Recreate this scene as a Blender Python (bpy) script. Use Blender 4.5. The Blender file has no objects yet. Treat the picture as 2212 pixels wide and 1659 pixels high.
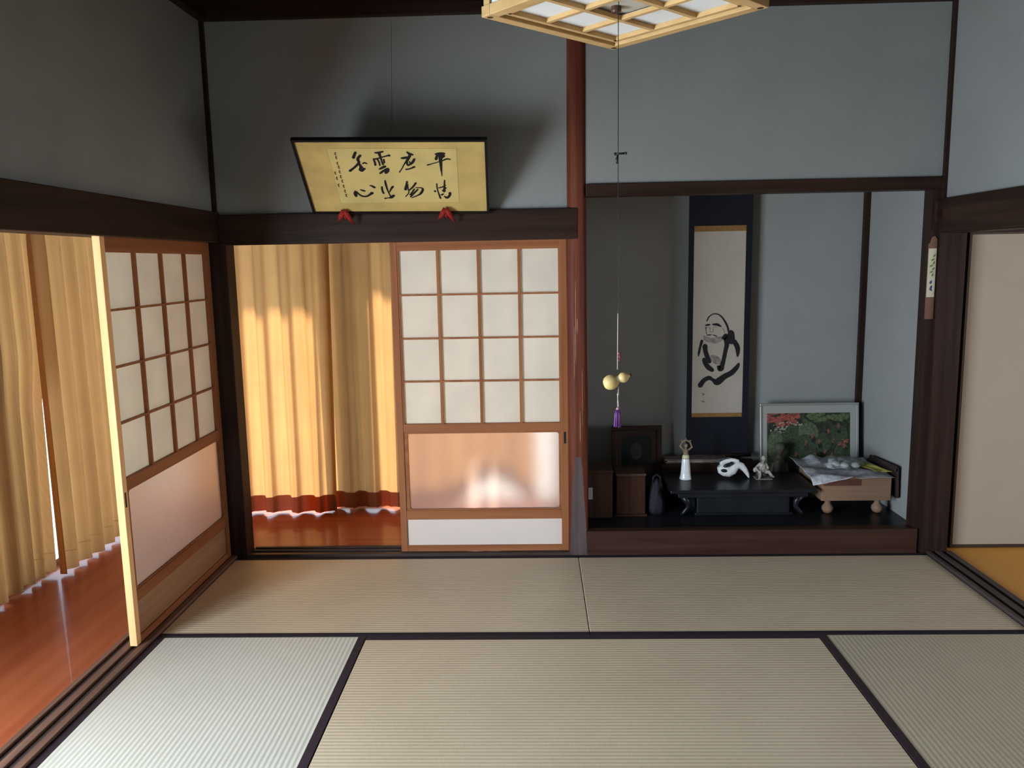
import bpy, bmesh, math, random
from mathutils import Vector, Matrix
random.seed(7)
sc = bpy.context.scene
COL = sc.collection

# ------------------------------------------------------------------ camera
CX, CY, CH = 1.62, -4.104, 1.542
YAW, PITCH, ROLL, FPX = 0.0306, 0.1495, -0.0184, 1736.0
fwd = Vector((-math.sin(YAW)*math.cos(PITCH), math.cos(YAW)*math.cos(PITCH), -math.sin(PITCH)))
right0 = Vector((math.cos(YAW), math.sin(YAW), 0))
up0 = right0.cross(fwd)
rgt = right0*math.cos(ROLL) + up0*math.sin(ROLL)
upv = -right0*math.sin(ROLL) + up0*math.cos(ROLL)
cam_data = bpy.data.cameras.new('camera')
cam_data.sensor_fit = 'HORIZONTAL'
cam_data.sensor_width = 36.0
cam_data.lens = 36.0*FPX/2212.0
cam_data.clip_start = 0.05
cam = bpy.data.objects.new('camera', cam_data)
COL.objects.link(cam)
m3 = Matrix((rgt, upv, -fwd)).transposed()
cam.matrix_world = Matrix.Translation((CX, CY, CH)) @ m3.to_4x4()
sc.camera = cam

# ------------------------------------------------------------------ world, sun, window daylight, exposure
world = bpy.data.worlds.new('sky'); sc.world = world
world.use_nodes = True
wn = world.node_tree.nodes; wl = world.node_tree.links
bg = wn['Background']
bg.inputs['Color'].default_value = (0.62, 0.80, 1.0, 1)
bg.inputs['Strength'].default_value = 1.25

def aim(o, loc, d):
    o.location = loc
    o.rotation_euler = Vector(d).to_track_quat('-Z', 'Y').to_euler()
sun_data = bpy.data.lights.new('sun', 'SUN')
sun_data.energy = 4.7
sun_data.angle = math.radians(2.5)
sun_data.color = (1.0, 0.93, 0.82)
sun = bpy.data.objects.new('sun', sun_data); COL.objects.link(sun)
aim(sun, (0, 6, 6), (-0.33, -0.70, -0.76))
# daylight coming in through the glazed doors beside and behind the viewer
sky_data = bpy.data.lights.new('daylight_window', 'AREA')
sky_data.shape = 'RECTANGLE'; sky_data.size = 2.1; sky_data.size_y = 1.7
sky_data.energy = 110.0
sky_data.color = (0.80, 0.92, 1.0)
skyl = bpy.data.objects.new('daylight_window', sky_data); COL.objects.link(skyl)
aim(skyl, (-1.0, -3.45, 0.95), (1, 0, 0.0))

# added soft fill for the left wall, set at an unseen side window
rear_data = bpy.data.lights.new('added_side_fill', 'AREA')
rear_data.shape = 'RECTANGLE'; rear_data.size = 2.2; rear_data.size_y = 1.0
rear_data.energy = 15.0
rear_data.color = (1.0, 0.93, 0.86)
rearl = bpy.data.objects.new('added_side_fill', rear_data); COL.objects.link(rearl)
aim(rearl, (6.46, -2.40, 1.20), (-1, 0, 0.0))

sc.view_settings.view_transform = 'Standard'
sc.view_settings.look = 'None'
sc.view_settings.gamma = 1.0
sc.view_settings.use_curve_mapping = False
sc.view_settings.exposure = 1.7
sc.cycles.use_denoising = True
sc.cycles.max_bounces = 10
sc.cycles.diffuse_bounces = 6
sc.cycles.transmission_bounces = 8
sc.cycles.sample_clamp_indirect = 6.0
sc.cycles.caustics_reflective = False
sc.cycles.caustics_refractive = False

# ------------------------------------------------------------------ mesh helpers
class MB:
    def __init__(self): self.bm = bmesh.new(); self.mi = 0
    def _set(self, faces):
        for f in faces: f.material_index = self.mi
    def box(self, x0, x1, y0, y1, z0, z1, M=None):
        vs = [self.bm.verts.new(Vector(p) if M is None else M @ Vector(p)) for p in
              ((x0,y0,z0),(x1,y0,z0),(x1,y1,z0),(x0,y1,z0),(x0,y0,z1),(x1,y0,z1),(x1,y1,z1),(x0,y1,z1))]
        self._set([self.bm.faces.new([vs[i] for i in q]) for q in
                   ((0,3,2,1),(4,5,6,7),(0,1,5,4),(1,2,6,5),(2,3,7,6),(3,0,4,7))])
        return self
    def prism(self, pts, f0, f1):
        # pts 2D; f0, f1 map a 2D point to the two end positions
        a = [self.bm.verts.new(f0(p)) for p in pts]; b = [self.bm.verts.new(f1(p)) for p in pts]
        n = len(pts)
        fs = [self.bm.faces.new(a[::-1]), self.bm.faces.new(b)]
        for i in range(n): fs.append(self.bm.faces.new((a[i], a[(i+1)%n], b[(i+1)%n], b[i])))
        self._set(fs); return self
    def rings(self, rings, cap=True, close=True):
        R = [[self.bm.verts.new(p) for p in r] for r in rings]
        n = len(R[0]); fs = []
        for a, b in zip(R, R[1:]):
            for i in range(n if close else n-1):
                fs.append(self.bm.faces.new((a[i], a[(i+1)%n], b[(i+1)%n], b[i])))
        if cap and close:
            fs.append(self.bm.faces.new(R[0][::-1])); fs.append(self.bm.faces.new(R[-1]))
        self._set(fs); return self
    def tube(self, pts, rad, n=10):
        pts = [Vector(p) for p in pts]
        if not hasattr(rad, '__len__'): rad = [rad]*len(pts)
        rings = []; ref = None
        for i, p in enumerate(pts):
            t = (pts[min(i+1, len(pts)-1)] - pts[max(i-1, 0)]).normalized()
            if ref is None: ref = t.orthogonal().normalized()
            ref = (ref - t*ref.dot(t)).normalized()
            b = t.cross(ref)
            rings.append([p + (ref*math.cos(2*math.pi*k/n) + b*math.sin(2*math.pi*k/n))*rad[i] for k in range(n)])
        return self.rings(rings)
    def lathe(self, prof, c=(0,0,0), n=24, M=None):
        rings = []
        for r, z in prof:
            ring = [Vector((r*math.cos(2*math.pi*k/n), r*math.sin(2*math.pi*k/n), z)) for k in range(n)]
            if M is not None: ring = [M @ v for v in ring]
            rings.append([v + Vector(c) for v in ring])
        return self.rings(rings)
    def ball(self, c, rx, ry=None, rz=None, M=None, n=16, m=10):
        ry = rx if ry is None else ry; rz = rx if rz is None else rz
        rings = []
        for j in range(1, m):
            a = math.pi*j/m - math.pi/2
            ring = [Vector((rx*math.cos(a)*math.cos(2*math.pi*k/n), ry*math.cos(a)*math.sin(2*math.pi*k/n), rz*math.sin(a))) for k in range(n)]
            if M is not None: ring = [M @ v for v in ring]
            rings.append([v + Vector(c) for v in ring])
        return self.rings(rings)
    def grid(self, fn, nu, nv):
        V = [[self.bm.verts.new(fn(i/nu, j/nv)) for i in range(nu+1)] for j in range(nv+1)]
        fs = [self.bm.faces.new((V[j][i], V[j][i+1], V[j+1][i+1], V[j+1][i])) for j in range(nv) for i in range(nu)]
        self._set(fs); return self
    def stroke(self, pts, fn, lift=0.0, steps=6, wmin=0.0004):
        # a brush stroke: smooth ribbon with rounded ends; fn(a, b, lift) -> 3D
        P = [Vector((p[0], p[1], max(p[2], wmin))) for p in pts]
        if len(P) == 2: P = [P[0], (P[0]+P[1])/2, P[1]]
        Q = [2*P[0]-P[1]] + P + [2*P[-1]-P[-2]]
        C = []
        for i in range(1, len(Q)-2):
            for s in range(steps):
                t = s/steps
                C.append(0.5*((2*Q[i]) + (Q[i+1]-Q[i-1])*t + (2*Q[i-1]-5*Q[i]+4*Q[i+1]-Q[i+2])*t*t + (3*Q[i]-Q[i-1]-3*Q[i+1]+Q[i+2])*t**3))
        C.append(P[-1])
        L = []; R = []
        N = len(C)
        for i, c in enumerate(C):
            a = C[max(i-1, 0)]; b = C[min(i+1, N-1)]
            tx, ty = b.x-a.x, b.y-a.y; l = math.hypot(tx, ty) or 1e-9
            nx, ny = -ty/l, tx/l; w = max(c.z, wmin)
            L.append((c.x+nx*w, c.y+ny*w)); R.append((c.x-nx*w, c.y-ny*w))
        def cap(c, tx, ty, w, sgn):
            out = []
            a0 = math.atan2(ty, tx)
            for k in range(1, 6):
                a = a0 + math.pi/2 - math.pi*k/6
                out.append((c.x+w*0.8*math.cos(a), c.y+w*0.8*math.sin(a)))
            return out
        t1 = C[-1]-C[-2]; t0 = C[0]-C[1]
        self._set([self.bm.faces.new([self.bm.verts.new(fn(x, y, lift)) for x, y in q])
                   for q in [(L[i], L[i+1], R[i+1], R[i]) for i in range(N-1)]])
        e = [L[-1]] + cap(C[-1], t1.x, t1.y, C[-1].z, 1) + [R[-1]]
        s = [R[0]] + cap(C[0], t0.x, t0.y, C[0].z, 1) + [L[0]]
        for poly in (e, s):
            self._set([self.bm.faces.new([self.bm.verts.new(fn(x, y, lift)) for x, y in poly])])
        return self
    def disc(self, c, rx, ry, fn, lift, n=20, rot=0.0):
        pts = []
        for k in range(n):
            a = 2*math.pi*k/n
            x, y = rx*math.cos(a), ry*math.sin(a)
            pts.append((c[0]+x*math.cos(rot)-y*math.sin(rot), c[1]+x*math.sin(rot)+y*math.cos(rot)))
        self._set([self.bm.faces.new([self.bm.verts.new(fn(x, y, lift)) for x, y in pts])]); return self
    def build(self, name, mats, parent=None, smooth=False, bevel=0.0, solid=0.0, subsurf=0, remesh=0.0, keep=False):
        me = bpy.data.meshes.new(name)
        org = Vector((0, 0, 0))
        if parent is not None: org = parent.matrix_world.translation if parent.type != 'EMPTY' or parent.parent else Vector(parent.location)
        if parent is not None: org = ROOTLOC.get(parent.name, Vector((0, 0, 0)))
        if keep is False and not solid:
            bmesh.ops.recalc_face_normals(self.bm, faces=self.bm.faces)
        own = Vector((0, 0, 0))
        if parent is None:
            # a one-mesh thing: origin at the middle of its base
            xs = [v.co for v in self.bm.verts]
            own = Vector(((min(v.x for v in xs)+max(v.x for v in xs))/2, (min(v.y for v in xs)+max(v.y for v in xs))/2, min(v.z for v in xs)))
            org = own
        for v in self.bm.verts: v.co -= org
        self.bm.to_mesh(me); self.bm.free()
        for m in (mats if isinstance(mats, (list, tuple)) else [mats]): me.materials.append(m)
        if smooth:
            for p in me.polygons: p.use_smooth = True
        o = bpy.data.objects.new(name, me); COL.objects.link(o)
        o.location = own
        ROOTLOC[o.name] = org
        if parent is not None:
            o.parent = parent
        if remesh:
            r = o.modifiers.new('Remesh', 'REMESH'); r.mode = 'VOXEL'; r.voxel_size = remesh; r.use_smooth_shade = True
            s = o.modifiers.new('Smooth', 'SMOOTH'); s.iterations = 3
        if bevel:
            b = o.modifiers.new('Bevel', 'BEVEL'); b.width = bevel; b.segments = 2; b.limit_method = 'ANGLE'; b.angle_limit = math.radians(40)
        if solid:
            s = o.modifiers.new('Solidify', 'SOLIDIFY'); s.thickness = solid; s.offset = 0
        if subsurf:
            s = o.modifiers.new('Subdivision', 'SUBSURF'); s.levels = subsurf; s.render_levels = subsurf
        return o
ROOTLOC = {}
def thing(name, label, cat, loc, group=None):
    o = bpy.data.objects.new(name, None); COL.objects.link(o)
    o.location = loc; o.empty_display_size = 0.05
    ROOTLOC[o.name] = Vector(loc)
    o['label'] = label; o['category'] = cat
    if group: o['group'] = group
    return o
def tag(o, label, cat, group=None):
    o['label'] = label; o['category'] = cat
    if group: o['group'] = group
    return o
def struct(o):
    o['kind'] = 'structure'; return o
def sbox(name, m, *b, bevel=0.0, parent=None):
    o = MB().box(*b).build(name, m, parent, bevel=bevel)
    if parent is None: struct(o)
    return o

# ------------------------------------------------------------------ materials
def mat(name, col, rough=0.6, var=0.0, vscale=6.0, vstretch=(1,1,1), bump=0.0, bscale=60.0, metal=0.0, spec=0.22, col2=None, detail=4.0, coat=0.0):
    m = bpy.data.materials.new(name); m.use_nodes = True
    nt = m.node_tree; N = nt.nodes; L = nt.links
    b = N['Principled BSDF']
    b.inputs['Roughness'].default_value = rough
    b.inputs['Metallic'].default_value = metal
    b.inputs['Specular IOR Level'].default_value = spec
    b.inputs['Coat Weight'].default_value = coat
    tc = N.new('ShaderNodeTexCoord'); mp = N.new('ShaderNodeMapping')
    mp.inputs['Scale'].default_value = vstretch
    L.new(tc.outputs['Object'], mp.inputs['Vector'])
    nz = N.new('ShaderNodeTexNoise'); nz.inputs['Scale'].default_value = vscale; nz.inputs['Detail'].default_value = detail
    L.new(mp.outputs['Vector'], nz.inputs['Vector'])
    rp = N.new('ShaderNodeValToRGB')
    c2 = col2 if col2 else tuple(min(1, c*(1+var)) for c in col)
    c1 = col if col2 else tuple(c*(1-var) for c in col)
    rp.color_ramp.elements[0].position = 0.35; rp.color_ramp.elements[1].position = 0.65
    rp.color_ramp.elements[0].color = (*c1, 1); rp.color_ramp.elements[1].color = (*c2, 1)
    L.new(nz.outputs['Fac'], rp.inputs['Fac']); L.new(rp.outputs['Color'], b.inputs['Base Color'])
    if bump:
        n2 = N.new('ShaderNodeTexNoise'); n2.inputs['Scale'].default_value = bscale; n2.inputs['Detail'].default_value = 3
        L.new(mp.outputs['Vector'], n2.inputs['Vector'])
        bp = N.new('ShaderNodeBump'); bp.inputs['Strength'].default_value = bump; bp.inputs['Distance'].default_value = 0.01
        L.new(n2.outputs['Fac'], bp.inputs['Height']); L.new(bp.outputs['Normal'], b.inputs['Normal'])
    return m
def cloth_mat(name, dcol, tcol, tfac, weave=0.0):
    m = bpy.data.materials.new(name); m.use_nodes = True
    nt = m.node_tree; N = nt.nodes; L = nt.links
    N.remove(N['Principled BSDF']); out = N['Material Output']
    d = N.new('ShaderNodeBsdfDiffuse'); t = N.new('ShaderNodeBsdfTranslucent'); mx = N.new('ShaderNodeMixShader')
    tc = N.new('ShaderNodeTexCoord'); nz = N.new('ShaderNodeTexNoise'); nz.inputs['Scale'].default_value = 5.0
    L.new(tc.outputs['Object'], nz.inputs['Vector'])
    def colr(c, s):
        r = N.new('ShaderNodeValToRGB')
        r.color_ramp.elements[0].position = .3; r.color_ramp.elements[1].position = .7
        r.color_ramp.elements[0].color = (*[x*(1-s) for x in c], 1); r.color_ramp.elements[1].color = (*[min(1, x*(1+s)) for x in c], 1)
        L.new(nz.outputs['Fac'], r.inputs['Fac']); return r
    cd = colr(dcol, .04); ct = colr(tcol, .05)
    L.new(cd.outputs['Color'], d.inputs['Color'])
    if weave:
        # small woven dots let a little more light through
        v = N.new('ShaderNodeTexVoronoi'); v.inputs['Scale'].default_value = weave; v.inputs['Randomness'].default_value = 0.0
        L.new(tc.outputs['Object'], v.inputs['Vector'])
        r = N.new('ShaderNodeMapRange'); r.inputs['From Min'].default_value = 0.15; r.inputs['From Max'].default_value = 0.5
        r.inputs['To Min'].default_value = 1.18; r.inputs['To Max'].default_value = 0.85
        L.new(v.outputs['Distance'], r.inputs['Value'])
        mu = N.new('ShaderNodeMix'); mu.data_type = 'RGBA'; mu.blend_type = 'MULTIPLY'; mu.inputs['Factor'].default_value = 1.0
        L.new(ct.outputs['Color'], mu.inputs['A']); L.new(r.outputs['Result'], mu.inputs['B'])
        L.new(mu.outputs['Result'], t.inputs['Color'])
    else:
        L.new(ct.outputs['Color'], t.inputs['Color'])
    mx.inputs['Fac'].default_value = tfac
    L.new(d.outputs['BSDF'], mx.inputs[1]); L.new(t.outputs['BSDF'], mx.inputs[2]); L.new(mx.outputs['Shader'], out.inputs['Surface'])
    return m
def tatami_mat(name, c1, c2, axis, pitch=0.0185):
    # woven rush: raised ribs across `axis`, fine rush streaks along it
    m = bpy.data.materials.new(name); m.use_nodes = True
    nt = m.node_tree; N = nt.nodes; L = nt.links; b = N['Principled BSDF']
    b.inputs['Roughness'].default_value = 0.48; b.inputs['Specular IOR Level'].default_value = 0.45
    tc = N.new('ShaderNodeTexCoord'); sp = N.new('ShaderNodeSeparateXYZ'); L.new(tc.outputs['Object'], sp.inputs['Vector'])
    mul = N.new('ShaderNodeMath'); mul.operation = 'MULTIPLY'; mul.inputs[1].default_value = 2*math.pi/pitch
    L.new(sp.outputs[axis], mul.inputs[0])
    sn = N.new('ShaderNodeMath'); sn.operation = 'SINE'; L.new(mul.outputs[0], sn.inputs[0])
    mr = N.new('ShaderNodeMapRange'); mr.inputs['From Min'].default_value = -1; mr.inputs['From Max'].default_value = 1
    L.new(sn.outputs[0], mr.inputs['Value'])
    mp = N.new('ShaderNodeMapping'); mp.inputs['Scale'].default_value = (25, 260, 1) if axis == 'X' else (260, 25, 1)
    L.new(tc.outputs['Object'], mp.inputs['Vector'])
    nz = N.new('ShaderNodeTexNoise'); nz.inputs['Scale'].default_value = 1.0; nz.inputs['Detail'].default_value = 3
    L.new(mp.outputs['Vector'], nz.inputs['Vector'])
    big = N.new('ShaderNodeTexNoise'); big.inputs['Scale'].default_value = 2.2; big.inputs['Detail'].default_value = 3
    L.new(tc.outputs['Object'], big.inputs['Vector'])
    a = N.new('ShaderNodeMath'); a.operation = 'MULTIPLY_ADD'; a.inputs[1].default_value = 0.45; L.new(nz.outputs['Fac'], a.inputs[0])
    a2 = N.new('ShaderNodeMath'); a2.operation = 'MULTIPLY_ADD'; a2.inputs[1].default_value = 0.12; L.new(mr.outputs['Result'], a2.inputs[0])
    a3 = N.new('ShaderNodeMath'); a3.operation = 'MULTIPLY'; a3.inputs[1].default_value = 0.5; L.new(big.outputs['Fac'], a3.inputs[0])
    L.new(a3.outputs[0], a2.inputs[2]); L.new(a2.outputs[0], a.inputs[2])
    rp = N.new('ShaderNodeValToRGB'); rp.color_ramp.elements[0].position = .3; rp.color_ramp.elements[1].position = .8
    rp.color_ramp.elements[0].color = (*c1, 1); rp.color_ramp.elements[1].color = (*c2, 1)
    L.new(a.outputs[0], rp.inputs['Fac']); L.new(rp.outputs['Color'], b.inputs['Base Color'])
    h = N.new('ShaderNodeMath'); h.operation = 'MULTIPLY_ADD'; h.inputs[1].default_value = 0.25
    L.new(nz.outputs['Fac'], h.inputs[0]); L.new(mr.outputs['Result'], h.inputs[2])
    bp = N.new('ShaderNodeBump'); bp.inputs['Strength'].default_value = 0.22; bp.inputs['Distance'].default_value = 0.004
    L.new(h.outputs[0], bp.inputs['Height']); L.new(bp.outputs['Normal'], b.inputs['Normal'])
    return m
def wood(name, c1, c2, axis='Z', rough=0.5, coat=0.0, scale=1.0, bump=0.1, spec=0.09):
    st = {'X': (1.2, 30, 30), 'Y': (30, 1.2, 30), 'Z': (30, 30, 1.2)}[axis]
    return mat(name, c1, rough, vscale=scale, vstretch=st, col2=c2, bump=bump, bscale=2.0, coat=coat, spec=spec)

M = {}
M['plaster'] = mat('plaster', (0.243, 0.250, 0.246), 0.95, var=0.035, vscale=3.0, bump=0.08, bscale=240, spec=0.1)
M['plaster_alcove'] = mat('alcove_paper', (0.270, 0.272, 0.268), 0.95, var=0.03, vscale=4.0, bump=0.05, bscale=200, spec=0.1)
M['dark_wood'] = wood('dark_stained_wood_x', (0.022, 0.012, 0.009), (0.038, 0.020, 0.015), 'X', 0.45)
M['dark_wood_y'] = wood('dark_stained_wood_y', (0.022, 0.012, 0.009), (0.038, 0.020, 0.015), 'Y', 0.45)
M['dark_wood_z'] = wood('dark_stained_wood_z', (0.020, 0.011, 0.009), (0.034, 0.019, 0.016), 'Z', 0.45)
M['board_red'] = wood('reddish_dark_board', (0.036, 0.016, 0.012), (0.056, 0.026, 0.019), 'X', 0.4)
M['ceil_wood'] = wood('ceiling_wood', (0.018, 0.010, 0.007), (0.028, 0.016, 0.011), 'X', 0.6)
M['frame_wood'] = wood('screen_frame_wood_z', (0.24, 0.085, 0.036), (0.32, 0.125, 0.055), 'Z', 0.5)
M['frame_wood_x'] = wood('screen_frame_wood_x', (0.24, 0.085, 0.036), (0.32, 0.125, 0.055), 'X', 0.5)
M['frame_edge'] = wood('screen_edge_wood_lit', (0.80, 0.43, 0.19), (0.88, 0.52, 0.25), 'Z', 0.5)  # near stile of the side screen; daylight on it put into the colour
M['pillar'] = wood('polished_log', (0.085, 0.022, 0.014), (0.155, 0.045, 0.025), 'Z', 0.5, scale=0.9, bump=0.3)
M['pillar_cut'] = wood('cut_face_wood', (0.075, 0.055, 0.056), (0.11, 0.080, 0.080), 'Z', 0.4)
M['engawa'] = wood('varnished_floor_y', (0.33, 0.080, 0.034), (0.41, 0.112, 0.048), 'Y', 0.24, coat=0.15, scale=0.5, bump=0.03)
M['engawa_x'] = wood('varnished_floor_x', (0.33, 0.080, 0.034), (0.41, 0.112, 0.048), 'X', 0.22, coat=0.15, scale=0.5, bump=0.03)
M['sill'] = wood('worn_sill_y', (0.045, 0.034, 0.036), (0.085, 0.062, 0.060), 'Y', 0.4)
M['sill_x'] = wood('worn_sill_x', (0.045, 0.030, 0.028), (0.075, 0.052, 0.048), 'X', 0.4)
M['sill_rib'] = wood('lit_sill_rib', (0.14, 0.075, 0.055), (0.22, 0.12, 0.085), 'Y', 0.4)  # corridor-side ribs; light catching their edges put into a paler orange tone
M['border'] = mat('mat_border_cloth', (0.020, 0.014, 0.020), 0.9, var=0.15, vscale=60)
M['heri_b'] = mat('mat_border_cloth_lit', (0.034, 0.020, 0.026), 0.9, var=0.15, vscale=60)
M['tat_y'] = tatami_mat('rush_mat_across', (0.51, 0.405, 0.285), (0.65, 0.53, 0.385), 'Y')
M['tat_x'] = tatami_mat('rush_mat_lengthwise_lit', (0.53, 0.50, 0.43), (0.66, 0.63, 0.56), 'X')  # sheen of daylight on the ribs put into a paler base colour
M['tat_x2'] = tatami_mat('rush_mat_lengthwise_dim', (0.43, 0.365, 0.265), (0.53, 0.46, 0.34), 'X')  # same rush, darker; the dim light there put into the colour
M['straw'] = tatami_mat('rush_floor', (0.36, 0.30, 0.21), (0.46, 0.39, 0.28), 'Y')
M['next_floor'] = tatami_mat('orange_carpet', (0.66, 0.28, 0.045), (0.78, 0.35, 0.06), 'Y', 0.012)
M['fusuma'] = mat('fusuma_paper', (0.37, 0.31, 0.245), 0.9, var=0.02, vscale=5)
M['paper'] = cloth_mat('shoji_paper', (0.86, 0.82, 0.74), (0.88, 0.84, 0.74), 0.5)
M['curtain'] = cloth_mat('woven_curtain', (0.42, 0.28, 0.15), (0.70, 0.36, 0.13), 0.42, weave=220)
M['curtain_hem'] = cloth_mat('curtain_hem', (0.34, 0.19, 0.10), (0.55, 0.12, 0.04), 0.35)  # double hem; red glow bounced off the floor put into its colour
M['board_white'] = mat('pale_kick_board', (0.66, 0.56, 0.51), 0.6, var=0.02, vscale=4)
M['board_tan'] = wood('tan_kick_board', (0.30, 0.16, 0.09), (0.37, 0.21, 0.12), 'Y', 0.6)
M['black'] = mat('black_metal', (0.012, 0.012, 0.014), 0.4, var=0.1)
M['red'] = mat('red_cloth', (0.26, 0.016, 0.012), 0.7, var=0.15, vscale=90, bump=0.3, bscale=200)
M['alu'] = mat('aluminium', (0.62, 0.64, 0.66), 0.35, var=0.03, metal=0.9)
M['silver'] = mat('silver_moulding', (0.55, 0.56, 0.56), 0.3, var=0.04, metal=0.8)
M['gravel'] = mat('pale_gravel', (0.42, 0.42, 0.40), 0.95, var=0.2, vscale=30, bump=0.5, bscale=80)
M['eave'] = mat('eave_wood', (0.20, 0.14, 0.10), 0.8, var=0.1)
M['leaf'] = mat('hedge_leaves', (0.05, 0.12, 0.03), 0.8, var=0.4, vscale=25, bump=0.8, bscale=40)
def glass_mat():
    m = bpy.data.materials.new('clear_glass'); m.use_nodes = True
    nt = m.node_tree; N = nt.nodes; L = nt.links; N.remove(N['Principled BSDF'])
    t = N.new('ShaderNodeBsdfTransparent'); g = N.new('ShaderNodeBsdfGlossy'); g.inputs['Roughness'].default_value = 0.02
    mx = N.new('ShaderNodeMixShader'); mx.inputs['Fac'].default_value = 0.06
    L.new(t.outputs[0], mx.inputs[1]); L.new(g.outputs[0], mx.inputs[2])
    L.new(mx.outputs[0], N['Material Output'].inputs['Surface']); return m
M['glass'] = glass_mat()
def frosted_mat():
    m = bpy.data.materials.new('frosted_glass'); m.use_nodes = True
    nt = m.node_tree; N = nt.nodes; L = nt.links; N.remove(N['Principled BSDF'])
    r = N.new('ShaderNodeBsdfRefraction'); r.inputs['Roughness'].default_value = 0.62; r.inputs['IOR'].default_value = 1.12
    r.inputs['Color'].default_value = (1.0, 0.93, 0.88, 1)
    d = N.new('ShaderNodeBsdfDiffuse'); d.inputs['Color'].default_value = (0.84, 0.70, 0.63, 1)
    t = N.new('ShaderNodeBsdfTranslucent'); t.inputs['Color'].default_value = (0.95, 0.80, 0.70, 1)
    m1 = N.new('ShaderNodeMixShader'); m1.inputs['Fac'].default_value = 0.5
    m2 = N.new('ShaderNodeMixShader'); m2.inputs['Fac'].default_value = 0.62
    tc = N.new('ShaderNodeTexCoord'); nz = N.new('ShaderNodeTexNoise'); nz.inputs['Scale'].default_value = 28; nz.inputs['Detail'].default_value = 6
    L.new(tc.outputs['Object'], nz.inputs['Vector'])
    bp = N.new('ShaderNodeBump'); bp.inputs['Strength'].default_value = 0.25; bp.inputs['Distance'].default_value = 0.01
    L.new(nz.outputs['Fac'], bp.inputs['Height']); L.new(bp.outputs['Normal'], r.inputs['Normal'])
    L.new(d.outputs[0], m1.inputs[1]); L.new(t.outputs[0], m1.inputs[2])
    L.new(m1.outputs[0], m2.inputs[1]); L.new(r.outputs[0], m2.inputs[2])
    L.new(m2.outputs[0], N['Material Output'].inputs['Surface']); return m
M['frosted'] = frosted_mat()
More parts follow.
